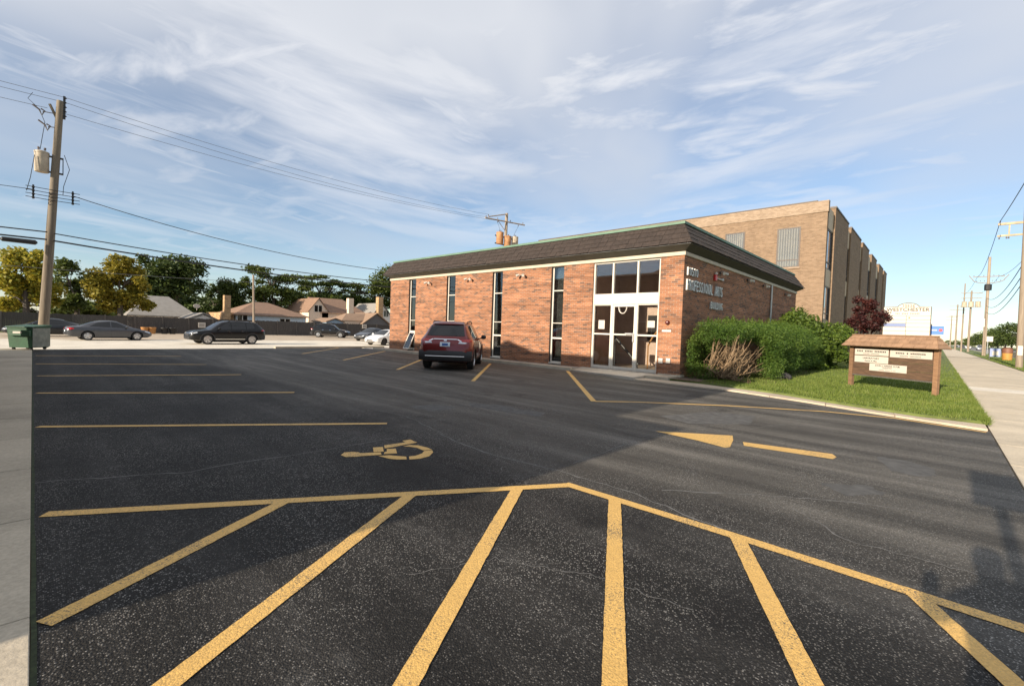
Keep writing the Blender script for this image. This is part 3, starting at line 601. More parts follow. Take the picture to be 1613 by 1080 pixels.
def course(k, side):
    t0, t1 = k/NC, (k+1)/NC+0.06; o0, z0 = OB+(OT-OB)*t0, ZB+(ZT-ZB)*t0; o1, z1 = OB+(OT-OB)*min(1,t1), ZB+(ZT-ZB)*min(1,t1)
    L = (EY-CY+2*o0) if side in (0, 2) else (TX-FX+2*o0); n = int(L/0.31); 
    for i in range(n+1):
        u0 = (i+(0.5 if k % 2 else 0.0)-0.5)*L/n; u1 = u0+L/n; u0 = max(0,u0); u1 = min(L,u1)
        if u1-u0 < 0.05: continue
        d = random.uniform(0.015,0.026); dz = random.uniform(-0.006,0.006); g = 0.004
        lim0, lim1 = 0.0, L; ins = o0-o1
        a0, a1 = u0+g, u1-g; b0 = max(a0, ins); b1 = min(a1, L-ins)
        if b1 <= b0: b0, b1 = min(max(a0,ins),L-ins), min(max(a1,ins),L-ins)+0.002
        def pt(u, o, z):
            return (FX-o, CY-o0+u, z) if side == 0 else (FX-o0+u, CY-o, z) if side == 1 else (TX+o, CY-o0+u, z) if side == 2 else (FX-o0+u, EY+o, z)
        bot = [pt(a0,o0,z0+dz), pt(a1,o0,z0+dz), pt(b1,o1,z1), pt(b0,o1,z1)]
        top = [pt(a0,o0+d,z0+dz+d*0.35), pt(a1,o0+d,z0+dz+d*0.35), pt(b1,o1+0.004,z1+0.002), pt(b0,o1+0.004,z1+0.002)]
        shingles.append((bot, top))
for k in range(NC):
    for sd_ in (0, 1, 3): course(k, sd_)
shingles.sort(key=lambda q: -1/((Vector(q[0][0])-Vector((0,0,HC))).length**2)*(1.0 if abs(q[0][0][0]-q[0][1][0]) < 0.01 else 0.8))
for bot, top in shingles[:296]: MB().hexa(bot, top).build('shingle', M['shingle'], bld, fix=True)
mb = MB()
for bot, top in shingles[296:]: mb.hexa(bot, top)
setp(mb.build('far_shingles', M['shingle'], bld, fix=True), kind='stuff')
# strip windows
ZW = [0.06, 1.15, 1.82, 3.27, 4.32]
def strip_window(i, yl, yr):
    yl, yr = yl*S, yr*S; xs = FX+0.10; w = MB(); fwid = 0.055
    w.box(xs, xs+0.07, yl-0.001-fwid-0.02, yl-0.02, zz_(ZW[0]), BT-0.002); w.box(xs, xs+0.07, yr+0.001, yr+0.03, zz_(ZW[0]), BT-0.002)
    for k, z in enumerate(ZW):
        h = (0.05, 0.065, 0.028, 0.04, 0.03)[k]; zc = zz_(z)
        w.box(xs-0.012, xs+0.06, yr+0.031, yl-0.021-fwid, zc-h/2 if k else zc, min(zc+h/2, BT-0.003) if k else zc+h)
    f = w.build('window', M['white'], bld)
    MB().box(xs-0.05, xs+0.1, yl-0.0195, yl-0.0005, zz_(ZW[0]), BT-0.002).build('jamb', M['black'], f)
    for k in range(4):
        za, zb = zz_(ZW[k])+0.03, zz_(ZW[k+1])-0.015
        if k == 0 and i == 0: continue
        MB().box(xs+0.02, xs+0.026, yr+0.025, yl-0.03-fwid, za, zb).build('pane', M['glassdk'], f)
    MB().box(xs-0.13, xs+0.02, yr+0.002, yl-0.021, zz_(ZW[0])-0.04, zz_(ZW[0])-0.001).build('sill', M['white'], f)
    if i == 0:      # bottom sash pushed out
        yc0, yc1 = yr+0.03, yl-0.03-fwid; za, zb = zz_(ZW[0]), zz_(ZW[1])-0.04; out = 0.36
        def sp_(y, t, d): 
            x = xs-out*(1-t); return (x-d, y+0.10*(1-t), za+(zb-za)*t)
        sb = MB(); bw = 0.05
        for (ya, yb, ta, tb) in ((yc0,yc0+bw,0,1),(yc1-bw,yc1,0,1),(yc0+bw,yc1-bw,0,0.06),(yc0+bw,yc1-bw,0.94,1)):
            sb.hexa([sp_(ya,ta,0),sp_(yb,ta,0),sp_(yb,tb,0),sp_(ya,tb,0)], [sp_(ya,ta,0.04),sp_(yb,ta,0.04),sp_(yb,tb,0.04),sp_(ya,tb,0.04)])
        o = sb.build('open_sash', M['white'], f, fix=True)
        MB().hexa([sp_(yc0+bw,0.06,0.015),sp_(yc1-bw,0.06,0.015),sp_(yc1-bw,0.94,0.015),sp_(yc0+bw,0.94,0.015)],[sp_(yc0+bw,0.06,0.02),sp_(yc1-bw,0.06,0.02),sp_(yc1-bw,0.94,0.02),sp_(yc0+bw,0.94,0.02)]).build('pane', M['glassdk'], f, fix=True)
for i, (a, b) in enumerate(wins): strip_window(i, a, b)
# rooms behind the glass
mb = MB(); mb.box(FX+0.36, FX+0.39, 12.1*S, EY-T-0.01, 0.101, BT); mb.build('pane_backing', plain('pane_backing_grey', (0.26,0.26,0.25), 0.9, var=0.35, scale=1.2), bld)  # sheet added close behind the strip panes to catch sun and brighten them
mb = MB(); mb.box(FX+T, TX-T-0.01, CY+T+0.002, EY-T-0.002, BT+0.002, BT+0.05); mb.build('ceiling', M['inwall'], bld)
mb = MB(); mb.box(FX+0.02, TX-T-0.01, CY+T+0.002, EY-T-0.002, -0.03, 0.10); mb.build('floor', M['infloor'], bld)
mb = MB(); mb.box(FX+4.2, FX+4.25, CY+T+0.01, 12.08*S, 0.10, BT); mb.box(FX+T+0.01, FX+4.2, 12.04*S, 12.08*S, 0.10, BT); mb.build('lobby_wall', M['inwall'], bld)
# entrance
DL, DR = door[0]*S, door[1]*S; xs = FX+0.05; zb0, zmid, zh, zp, zt = 0.13, zz_(1.42), zz_(2.62), zz_(3.05), BT-0.005
m1, m2 = 9.69*S, 8.60*S
w = MB(); fw_ = 0.055
for y in (DL-fw_-0.005, DR+0.005): w.box(xs, xs+0.12, y, y+fw_, zb0, zt)
for y in (m1, m2): w.box(xs, xs+0.12, y-0.03, y+0.03, zp, zt-0.05); w.box(xs, xs+0.12, y-0.045, y+0.045, zb0, zh)
w.box(xs+0.005, xs+0.115, DR+0.06, DL-0.06, zt-0.05, zt)
w.box(xs-0.01, xs+0.13, DR+0.061, DL-0.061, zh, zp)                    # white transom panel
ent = w.build('entrance_frame', M['white'], bld, bevel=0.004)
for (ya, yb) in ((m1+0.03, DL-0.06), (m2+0.03, m1-0.03), (DR+0.06, m2-0.03)):
    MB().box(xs+0.05, xs+0.058, ya, yb, zp, zt-0.05).build('pane', M['glass'], ent)
for (ya, yb, nm) in ((m1+0.045, DL-0.06, 'sidelight'), (m2+0.045, m1-0.045, 'door'), (DR+0.06, m2-0.045, 'sidelight')):
    d = MB(); b = 0.05 if nm == 'door' else 0.012
    d.box(xs+0.02, xs+0.08, ya+0.001, ya+b, zb0+0.02, zh-0.002); d.box(xs+0.02, xs+0.08, yb-b, yb-0.001, zb0+0.02, zh-0.002)
    d.box(xs+0.02, xs+0.08, ya+b, yb-b, zb0+0.02, zb0+0.12); d.box(xs+0.02, xs+0.08, ya+b, yb-b, zmid-0.03, zmid+0.025); d.box(xs+0.02, xs+0.08, ya+b, yb-b, zh-0.035-(0.05 if nm == 'door' else 0), zh-0.002)
    dd = d.build(nm, M['white'], bld)
    MB().box(xs+0.022, xs+0.078, ya+b+0.001, yb-b-0.001, zb0+0.021, zb0+0.119).build('kick_rail', M['alu'], dd) if False else None
    for za, zb in ((zb0+0.12, zmid-0.03), (zmid+0.025, zh-0.035-(0.05 if nm == 'door' else 0))):
        MB().box(xs+0.045, xs+0.052, ya+b, yb-b, za, zb).build('pane', M['glass'], dd)
    if nm == 'door':
        h = MB(); h.box(xs-0.045, xs-0.015, ya+0.07, ya+0.35, zmid+0.0, zmid+0.06); h.box(xs-0.015, xs+0.019, ya+0.10, ya+0.14, zmid+0.01, zmid+0.05); h.box(xs-0.05, xs+0.019, ya+0.012, ya+0.045, zmid-0.25, zmid+0.07); h.build('handle', M['alu'], dd)
        arc = [(xs+0.02, (ya+yb)/2+0.06+0.16*math.cos(t), zh-0.10-0.23*abs(math.sin(t))) for t in np.linspace(0, math.pi, 14)]
        wr = MB(); wr.tube(arc, 0.018, 6); wr.build('garland', M['signwhite'], dd)
mb = MB(); mb.box(xs+0.022, xs+0.079, DR+0.073, DL-0.073, zb0+0.001, zb0+0.019); mb.build('threshold', M['alu'], bld)
for (px0, px1, py0, py1, nm) in ((943,952,504,518,'letter sheet'), (1020,1031,505,516,'small square sheet')):
    a = atx(px0, py0, xs+0.036); b = atx(px1, py1, xs+0.036)
    setp(MB().box(xs+0.036, xs+0.039, b.y, a.y, b.z, a.z).build('paper_notice', M['signwhite']), ('white letter sheet taped inside the left sidelight' if nm[0] == 'l' else 'small white notice taped inside the right sidelight'), 'notice')
# lobby contents
t = thing('stair_handrail', 'black handrail slanting down behind the glass door', 'handrail', (FX+1.2, 8.9, 0.1))
mb = MB(); mb.tube([(FX+1.2,9.35,1.35),(FX+1.25,8.3,0.30)], 0.045, 8); mb.build('rail', M['black'], t); mb = MB(); mb.tube([(FX+1.2,9.3,0.1),(FX+1.2,9.3,1.36)], 0.03, 8); mb.tube([(FX+1.25,8.35,0.1),(FX+1.25,8.35,0.4)], 0.03, 8); mb.build('post', M['black'], t)
t = thing('wood_handrail', 'pale wooden handrail rising behind the right sidelight', 'handrail', (FX+0.9, 7.4, 0.1))
mb = MB(); mb.tube([(FX+0.9,7.75,1.05),(FX+0.9,7.6,1.35),(FX+0.9,7.15,1.95)], 0.028, 8); mb.build('rail', M['orange'], t); mb = MB(); mb.tube([(FX+0.9,7.75,0.1),(FX+0.9,7.75,1.06)], 0.025, 8); mb.build('post', M['orange'], t)
t = thing('vertical_blind', 'grey vertical blind hanging behind the right sidelight', 'blind', (FX+1.6, 6.95, zmid)); 
for k in range(9): MB().box(FX+1.6, FX+1.61, 6.75+k*0.11, 6.75+k*0.11+0.075, 1.5, 2.45).build('slat', M['blind'], t)
MB().box(FX+1.58, FX+1.64, 6.7, 7.8, 2.451, 2.52).build('head_rail', M['orange'], t)
t = thing('chandelier', 'small white globe chandelier hanging behind the upper right pane', 'lamp', (FX+1.6, 7.35, 3.6))
for dy in (-0.28, 0.0, 0.28):
    mb = MB(); mb.lathe([(0.005,-0.11),(0.05,-0.08),(0.07,-0.02),(0.05,0.05),(0.02,0.09),(0.01,0.14)], (FX+1.6, 7.3+dy, 3.45), n=12); mb.build('globe', M['signwhite'], t, smooth=True)
mb = MB(); mb.tube([(FX+1.6,7.3,3.6),(FX+1.6,7.3,BT)], 0.012, 6); mb.tube([(FX+1.6,7.0,3.6),(FX+1.6,7.6,3.6)], 0.012, 6); mb.build('stem', M['chrome'], t)
MB_reception = setp(MB().box(FX+2.2, FX+2.9, 6.9, 7.6, 0.101, 1.0).build('lobby_cabinet', M['signboard'], bevel=0.02), 'brown cabinet standing inside the lobby behind the glass', 'cabinet')
setp(MB().box(FX+4.17, FX+4.199, 9.0, 9.45, 1.2, 2.3).build('lobby_board', M['dark'], bevel=0.005), 'dark framed board on the lobby back wall', 'board')
# small fittings on the walls
def floodlight(p, n, label):
    n = Vector(n); t_ = Vector((0,0,1)).cross(n); t = thing('floodlight', label, 'floodlight', p, 0, 'twin floodlights under the roof edge'); p = Vector(p)
    mb = MB(); mb.lathe([(0.06,0),(0.06,0.04),(0.03,0.05)], p, axis='x' if abs(n.x) > 0.5 else 'y', n=12)
    if n.x < 0 or n.y < 0:
        mb.v = [tuple(p+(Vector(v)-p)*(-1)) for v in mb.v]
    mb.build('base', M['bronze'], t, fix=True)
    for s in (-1, 1):
        a = p+n*0.05; b = p+n*0.12+t_*s*0.11; c = b+(n*0.7+t_*s*0.55+Vector((0,0,-0.35))).normalized()*0.15
        mb = MB(); mb.tube([a, b], 0.012, 6); mb.tube([b-(c-b)*0.1, b+(c-b)*0.2, c], [0.03,0.045,0.062], 10); mb.build('lamp_head', M['white'], t, smooth=True)
for (x, y, lab) in ((677,445,'twin floodlight on brick front between the two leftmost strip windows'), (741,439,'twin floodlight on brick front above the red car'), (824,433,'twin floodlight on brick front nearest the glass entrance')):
    floodlight(atx(x, y, FX-0.0), (-1,0,0), lab)
for (x, y, lab) in ((1134,430,'twin floodlight on side wall beside the red alarm bell'), (1177,441,'second twin floodlight from the corner on side wall'), (1202,450,'twin floodlight on side wall just before the downpipe'), (1236,464,'farthest twin floodlight on side wall beyond the downpipe')):
    floodlight(aty(x, y, CY), (0,-1,0), lab)
p = aty(1125, 437, CY); t = thing('fire_alarm', 'red fire alarm bell with white strobe on brick side wall', 'alarm', p)
mb = MB(); mb.box(p.x-0.09, p.x+0.09, CY-0.09, CY-0.001, p.z-0.12, p.z+0.10); mb.build('housing', M['red'], t, bevel=0.015); mb = MB(); mb.lathe([(0.06,0.101),(0.06,0.15),(0.03,0.19)], (p.x, CY-0.06, p.z), n=12); mb.build('strobe', M['signwhite'], t, smooth=True)
mb = MB(); mb.tube([(p.x+0.09,CY-0.04,p.z-0.02),(p.x+0.75,CY-0.04,p.z-0.02)], 0.025, 8); mb.lathe([(0.06,0),(0.06,0.07),(0.04,0.08)], (p.x+0.76, CY-0.04, p.z-0.05), n=12); mb.build('conduit', M['letter'], t)
p = aty(1216, 452, CY-0.05); mb = MB(); mb.tube([(p.x,CY-0.05,0.09),(p.x,CY-0.05,BT-0.005)], 0.045, 10); setp(mb.build('downpipe', M['letter'], smooth=True), 'grey downpipe on brick side wall above the hedge', 'downpipe')
p = atx(1052, 508, FX); t = thing('door_camera', 'small dark red dome device on brick pier by the entrance', 'device', p); mb = MB(); mb.lathe([(0.075,0),(0.075,-0.05),(0.05,-0.10),(0.015,-0.115)], p, axis='x', n=14); mb.build('dome', plain('dark_red', (0.10,0.02,0.02), 0.25), t, smooth=True, fix=True)
p = atx(1050, 521, FX); setp(MB().box(FX-0.02, FX-0.001, p.y-0.16, p.y+0.16, p.z-0.04, p.z+0.04).build('name_plate', M['letter'], bevel=0.004), 'grey metal plate below the dome device on brick pier', 'plate')
for px, lab in ((1041,'left of the two white outlet boxes low on brick pier'), (1053,'right of the two white outlet boxes low on brick pier')):
    p = atx(px, 568, FX); setp(MB().box(FX-0.05, FX-0.001, p.y-0.075, p.y+0.075, p.z-0.085, p.z+0.085).build('outlet_box', M['white'], bevel=0.012), lab, 'outlet box', 'outlet boxes by the entrance')
# wall lettering
def wall_letters(s, px0, px1, py0, py1, label, sp=1.0):
    a = aty(px0, py0, CY-0.06); b = aty(px1, py1, CY-0.06); h = a.z-aty(px0, py1 if False else py0+ (py1-py0), CY-0.06).z
    return a, b
def letters(s, x0, x1, zc, h, label):
    t = thing('wall_lettering', label, 'lettering', (x0, CY-0.03, zc)); n = len(s); wtot = x1-x0; cw = wtot/n
    for i, c in enumerate(s):
        if c == ' ': continue
        me = text_mesh(c, h*1.38, 0.0, 'CENTER', 1.0, 0.0); xs_ = [v.co.x for v in me.vertices]; ys_ = [v.co.y for v in me.vertices]
        sx = min(1.4, cw*0.80/max(1e-3, max(xs_)-min(xs_))) if c not in 'I1' else 0.8; cx = (max(xs_)+min(xs_))/2; cy = (max(ys_)+min(ys_))/2; sy = h/(max(ys_)-min(ys_))
        bm = bmesh.new(); bm.from_mesh(me); r = bmesh.ops.extrude_face_region(bm, geom=bm.faces[:]); bmesh.ops.translate(bm, verts=[q for q in r['geom'] if isinstance(q, bmesh.types.BMVert)], vec=(0,0,0.05)); bmesh.ops.recalc_face_normals(bm, faces=bm.faces); bm.to_mesh(me); bm.free()
        for v in me.vertices: v.co = Vector(((v.co.x-cx)*sx + (i+0.5)*cw, 0.03-0.012-v.co.z, (v.co.y-cy)*sy))
        me.materials.clear(); link_mesh('letter', me, M['letter'], t)
p = aty(1081, 425, CY); q = aty(1096, 428, CY); letters('10510', p.x-0.05, q.x+0.1, p.z-0.03, 0.27, 'metal street number fixed high on brick side wall near corner')
p = aty(1080, 448, CY); q = aty(1136, 459, CY); letters('PROFESSIONAL ARTS', p.x-0.02, q.x, (p.z+q.z)/2-0.02, 0.36, 'metal letters spelling PROFESSIONAL ARTS on brick side wall')
p = aty(1117, 480, CY); q = aty(1136, 484, CY); letters('BUILDING', p.x, q.x, (p.z+q.z)/2, 0.26, 'metal letters spelling BUILDING just above the hedge')
# ------------------------------------------------------------------ tan three storey office behind
OX, OY, OE, OH = 37.65, 6.0, 83.3, 11.1
off = thing('tan_office_building', 'three storey tan brick office with tall piers behind the red brick building', 'building', (OX, OY, 0))
XB = [(38.1,40.0),(46.3,47.9),(54.4,55.9),(61.2,63.9),(69.2,72.3),(77.6,79.2)]   # window bays between piers
mb = MB(); mb.box(OX, OE, OY+0.65, OY+26, -0.1, OH-0.02); mb.build('wall', M['tan_brick'], off)
mb = MB(); mb.box(OX-0.05, OX+0.4, OY-0.05, OY+26, OH-0.75, OH+0.03); mb.build('parapet', M['pale_brick'], off)
mb = MB(); mb.box(OX-0.08, OE+0.05, OY+0.62, OY+26.05, OH+0.035, OH+0.10); mb.build('coping', M['bronze'], off)
pe = [OX]+[q for b in XB for q in b]+[OE]
for i in range(0, len(pe), 2):
    xa, xb = pe[i], pe[i+1]; pr = 0.55 if i < 5 else 0.0
    h = OH-0.02
    yb_ = OY-(0.0 if i in (0,) else 0.12) 
    MB().box(xa, xb, yb_, OY+0.65, -0.1, h-0.75 if i == 0 else h-0.001).build('pier', M['tan_brick'], off)
    MB().box(xa-(0.04 if i else -0.4), xb+0.04, yb_-0.04, OY+0.64, h, h+0.12).build('pier_cap', M['bronze'], off)
for i, (xa, xb) in enumerate(XB):
    for za, zb in ((0.3,2.2),(2.9,5.3),(6.5,9.3)):
        f = MB(); yv = OY+0.02; fwd_ = 0.09
        f.box(xa+0.01, xa+fwd_, yv, yv+0.1, za, zb); f.box(xb-fwd_, xb-0.01, yv, yv+0.1, za, zb); f.box(xa+fwd_, xb-fwd_, yv, yv+0.1, za, za+0.08); f.box(xa+fwd_, xb-fwd_, yv, yv+0.1, zb-0.08, zb); f.box(xa+fwd_, xb-fwd_, yv, yv+0.1, za+0.45, za+0.52)
        ff = f.build('window', M['bronze'], off)
        MB().box(xa+fwd_, xb-fwd_, yv+0.04, yv+0.05, za+0.08, zb-0.08).build('pane', M['glassoff'] if 'glassoff' in M else M.setdefault('glassoff', plain('office_glass', (0.10,0.13,0.17), 0.05, var=0.05, spec=1.0)), ff)
    for za, zb in ((9.3,10.75),(5.3,6.5),(2.2,2.9),(-0.1,0.3)): MB().box(xa+0.002, xb-0.002, OY+0.0, OY+0.64, za+0.001, zb-0.001).build('spandrel', M['spandrel'], off)
for (pl, pr_, pt, pb) in ((1143,1174,367,440), (1225,1262,359,420)):
    a = atx(pl, pt, OX); b = atx(pr_, pt, OX); zt_ = (a.z+b.z)/2; zb_ = zt_-2.85
    f = MB(); f.box(OX-0.03, OX+0.02, a.y-0.10, a.y, zb_, zt_); f.box(OX-0.03, OX+0.02, b.y, b.y+0.10, zb_, zt_); f.box(OX-0.03, OX+0.02, b.y+0.1, a.y-0.1, zt_-0.08, zt_); f.box(OX-0.03, OX+0.02, b.y+0.1, a.y-0.1, zb_+0.48, zb_+0.56); f.box(OX-0.03, OX+0.02, b.y+0.1, a.y-0.1, zb_, zb_+0.07)
    ff = f.build('window', M['bronze'], off)
    n = 16
    for k in range(n):
        y0 = b.y+0.1+(a.y-b.y-0.2)*k/n; y1 = b.y+0.1+(a.y-b.y-0.2)*(k+1)/n
        MB().add([(OX-0.004,y0,zb_+0.07),(OX-0.018,(y0+y1)/2,zb_+0.07),(OX-0.004,y1,zb_+0.07),(OX-0.004,y0,zt_-0.08),(OX-0.018,(y0+y1)/2,zt_-0.08),(OX-0.004,y1,zt_-0.08)], [(0,3,4,1),(1,4,5,2)]).build('curtain_fold', M['curtain' if k % 2 else 'curtain2'], ff)
    MB().box(OX-0.026, OX-0.022, b.y+0.1, a.y-0.1, zb_+0.07, zt_-0.08).build('pane', M['glass'], ff)
    MB().box(OX-0.07, OX-0.001, b.y-0.05, a.y+0.05, zb_-0.12, zb_-0.002).build('sill', M['pale_brick'], ff)
# ------------------------------------------------------------------ neighbour across the walk (throws the long shadow over the lot)
NX = -1.6
nb = thing('neighbour_building', 'brown brick building across the concrete walk, mirrored in the entrance glass', 'building', (NX, 4.45, 0))
NH = 0.44+(FX-NX)*math.tan(SUN_EL)
MB().box(NX-9, NX, 4.45, 26.0, -0.1, NH).build('wall', M['grey_brick'], nb)
MB().box(NX-9.05, NX+0.03, 4.42, 26.03, NH+0.001, NH+0.12).build('coping', M['trim'], nb)
MB().extr([(NX-2.6,12.6,NH+0.122),(NX-2.6,15.6,NH+0.122),(NX-2.6,14.3,NH+0.62)], (2.4,0,0)).build('shadow_gable', M['dgrey'], nb, fix=True)  # unseen roof prism, shaped for the peaked shadow on the facade
MB().box(NX-3.0, NX-0.9, 3.02, 4.415, 0.95, (7.1-(NX-0.9))*math.tan(SUN_EL)).build('shadow_block', M['grey_brick'], nb)  # unseen block added off the ground to shape the near shadow edge
for y in (7.0, 11.0, 16.0, 20.5):
    f = MB(); f.box(NX-0.001, NX+0.03, y-0.75, y+0.75, 1.0, 2.4); ff = f.build('window', M['white'], nb); MB().box(NX+0.031, NX+0.035, y-0.68, y+0.68, 1.08, 2.32).build('pane', M['carglass'], ff)
# ------------------------------------------------------------------ cars
def smooth1(a, k):
    a = np.array(a, float)
    for _ in range(k): a[1:-1] = 0.25*a[:-2]+0.5*a[1:-1]+0.25*a[2:]
    return a
SUV = dict(L=4.60, W=1.855, H=1.69, wb=2.69, wr=0.355, fo=0.93,
  low=[(-2.3,0.42),(-2.15,0.30),(-1.2,0.24),(1.3,0.24),(2.1,0.27),(2.3,0.36)],
  belt=[(-2.3,0.86),(-2.22,0.98),(-2.0,1.08),(-0.5,1.06),(0.75,1.02),(1.0,1.00),(1.9,0.90),(2.2,0.80),(2.3,0.66)],
  top=[(-2.3,0.88),(-2.27,1.06),(-2.19,1.12),(-1.78,1.58),(-1.45,1.645),(-0.6,1.685),(0.1,1.66),(0.45,1.58),(1.12,1.06),(1.3,1.02),(1.95,0.93),(2.22,0.82),(2.3,0.68)],
  wid=[(-2.3,0.70),(-2.24,0.81),(-2.1,0.885),(-1.8,0.915),(0,0.925),(1.5,0.915),(2.05,0.86),(2.22,0.76),(2.3,0.62)],
  twid=[(-2.3,0.70),(-2.2,0.70),(-1.75,0.60),(-1.0,0.625),(0.2,0.63),(0.5,0.64),(1.12,0.76),(1.5,0.80),(2.1,0.70),(2.3,0.55)])
SEDAN = dict(L=4.80, W=1.80, H=1.46, wb=2.775, wr=0.325, fo=0.97,
  low=[(-2.4,0.40),(-2.2,0.26),(-1.2,0.20),(1.3,0.20),(2.15,0.22),(2.4,0.34)],
  belt=[(-2.4,0.72),(-2.3,0.93),(-2.1,0.97),(-0.8,0.95),(0.7,0.90),(1.2,0.86),(2.0,0.72),(2.3,0.62),(2.4,0.52)],
  top=[(-2.4,0.74),(-2.33,0.96),(-2.2,1.00),(-1.75,1.04),(-1.0,1.33),(-0.5,1.43),(0.0,1.45),(0.35,1.39),(1.25,0.93),(1.45,0.89),(2.0,0.76),(2.3,0.65),(2.4,0.54)],
  wid=[(-2.4,0.72),(-2.25,0.84),(-1.8,0.885),(0,0.90),(1.5,0.89),(2.1,0.82),(2.3,0.70),(2.4,0.55)],
  twid=[(-2.4,0.64),(-2.2,0.66),(-1.75,0.64),(-1.0,0.56),(0.0,0.575),(0.35,0.59),(1.25,0.74),(1.5,0.77),(2.2,0.62),(2.4,0.48)])
BIG = dict(SUV); 
def scaled(P, L, W, H, wb, wr):
    kx, ky, kz = L/P['L'], W/P['W'], H/P['H']; Q = dict(L=L, W=W, H=H, wb=wb, wr=wr, fo=P['fo']*kx)
    Q['low'] = [(x*kx, z*kz) for x, z in P['low']]; Q['belt'] = [(x*kx, z*kz) for x, z in P['belt']]; Q['top'] = [(x*kx, z*kz) for x, z in P['top']]
    Q['wid'] = [(x*kx, y*ky) for x, y in P['wid']]; Q['twid'] = [(x*kx, y*ky) for x, y in P['twid']]; return Q
def car(name, label, P, loc, head, paint, style, rim='rim', cat='car', group='parked cars'):
    """heading = direction of the bonnet, local +x"""
    L = P['L']; nx = 84; xs = np.linspace(-L/2, L/2, nx); I = lambda k: np.interp(xs, [p[0] for p in P[k]], [p[1] for p in P[k]])
    low, belt, top, wid, tw = smooth1(I('low'),2), smooth1(I('belt'),3), smooth1(I('top'),2), smooth1(I('wid'),3), smooth1(I('twid'),2)
    rings = []
    for i in range(nx):
        w, zl, zb, zt, t = wid[i], low[i], belt[i], max(top[i], belt[i]+0.015), tw[i]; hb = zb-zl; gh = zt-zb
        half = [(0,zl),(w-0.20,zl),(w-0.07,zl+0.03),(w-0.025,zl+0.16*hb),(w-0.012,zl+0.36*hb),(w,zl+0.58*hb),(w-0.004,zl+0.76*hb),(w-0.022,zl+0.92*hb),(w-0.05,zb)]
        a = (w-0.06, zb+0.01*min(1,gh*8)); b = (t+0.02, zt-min(0.10,gh*0.30))
        for q in (0.33, 0.67): half.append((a[0]+(b[0]-a[0])*q, a[1]+(b[1]-a[1])*q))
        half += [b, (t-0.03, zt-min(0.045,gh*0.12)), (t-0.13, zt-min(0.012,gh*0.03)), (t*0.4, zt+0.012), (0, zt+0.016)]
        rings.append([(xs[i], y, z) for y, z in half]+[(xs[i], -y, z) for y, z in half[-2:0:-1]])
    nr = len(rings[0]); verts = [p for r in rings for p in r]
    faces = [(i*nr+k, i*nr+(k+1)%nr, (i+1)*nr+(k+1)%nr, (i+1)*nr+k) for i in range(nx-1) for k in range(nr)]
    faces += [tuple(range(nr-1,-1,-1))[::-1][::-1], tuple(range((nx-1)*nr, nx*nr))]
    bm = bmesh.new(); bv = [bm.verts.new(v) for v in verts]
    for f in faces:
        try: bm.faces.new([bv[i] for i in f])
        except ValueError: pass
    bmesh.ops.recalc_face_normals(bm, faces=bm.faces); me = bpy.data.meshes.new('body'); bm.to_mesh(me)
    bvh = BVHTree.FromBMesh(bm); bm.free()
    me.polygons.foreach_set('use_smooth', [True]*len(me.polygons)); me.set_sharp_from_angle(angle=R(38)); me.materials.append(M[paint]); me.materials.append(M['plastic'])
    root = thing(name, label, cat, loc, head, group)
    body = link_mesh('body', me, None, root)
    xf = L/2-P['fo']; xr = xf-P['wb']; wr = P['wr']
    cut = MB()
    for x in (xf, xr):
        for s in (-1, 1):
            cut.lathe([(wr*1.17, s*(P['W']/2-0.36)), (wr*1.17, s*(P['W']/2+0.15))], (x,0,wr), axis='y', n=28)
    cm = cut.build('cutter', M['plastic'], root, local=True, fix=True); cm.data.materials.clear(); cm.data.materials.append(M['plastic'])
    md = body.modifiers.new('wells', 'BOOLEAN'); md.object = cm; md.operation = 'DIFFERENCE'; md.solver = 'EXACT'; md.material_mode = 'TRANSFER'
    bpy.context.view_layer.update(); dg = bpy.context.evaluated_depsgraph_get(); nm = bpy.data.meshes.new_from_object(body.evaluated_get(dg)); body.modifiers.clear(); body.data = nm
    bpy.data.objects.remove(cm)
    def patchq(nm_, corners, axis, m, off=0.006, n=6, k=5, parent=None):
        """4 corners (c0..c3 in order) in the plane seen along axis: 'x-' rear, 'x+' front, 'y+'/'y-' sides, 'z' from above"""
        vs = []; ok = True
        for j in range(k+1):
            for i in range(n+1):
                u, v = i/n, j/k; a = Vector(corners[0]).lerp(Vector(corners[1]), u); b = Vector(corners[3]).lerp(Vector(corners[2]), u); p = a.lerp(b, v)
                if axis[0] == 'x': o = Vector((-5 if axis[1] == '-' else 5, p.x, p.y)); d = Vector((1 if axis[1] == '-' else -1, 0, 0))
                elif axis[0] == 'y': o = Vector((p.x, 5 if axis[1] == '+' else -5, p.y)); d = Vector((0, -1 if axis[1] == '+' else 1, 0))
                else: o = Vector((p.x, p.y, 5)); d = Vector((0,0,-1))
                h, nn, _, _ = bvh.ray_cast(o, d)
                if h is None: return None
                if nn.dot(d) > 0: nn = -nn
                vs.append(h+nn*off)
        mb = MB(); mb.add(vs, [(j*(n+1)+i, j*(n+1)+i+1, (j+1)*(n+1)+i+1, (j+1)*(n+1)+i) for j in range(k) for i in range(n)])
        o = mb.build(nm_, M[m], parent or root, local=True, smooth=False)
        o.data.polygons.foreach_set('use_smooth', [True]*len(o.data.polygons)); return o
    def side(nm_, cs, m, off=0.006, n=6, k=5):
        for s in ('+', '-'): patchq(nm_, cs, 'y'+s, m, off, n, k)
    H = P['H']; zbelt = lambda x: float(np.interp(x, xs, belt)); ztop = lambda x: float(np.interp(x, xs, top))
    kx, kz = L/4.6, H/1.69
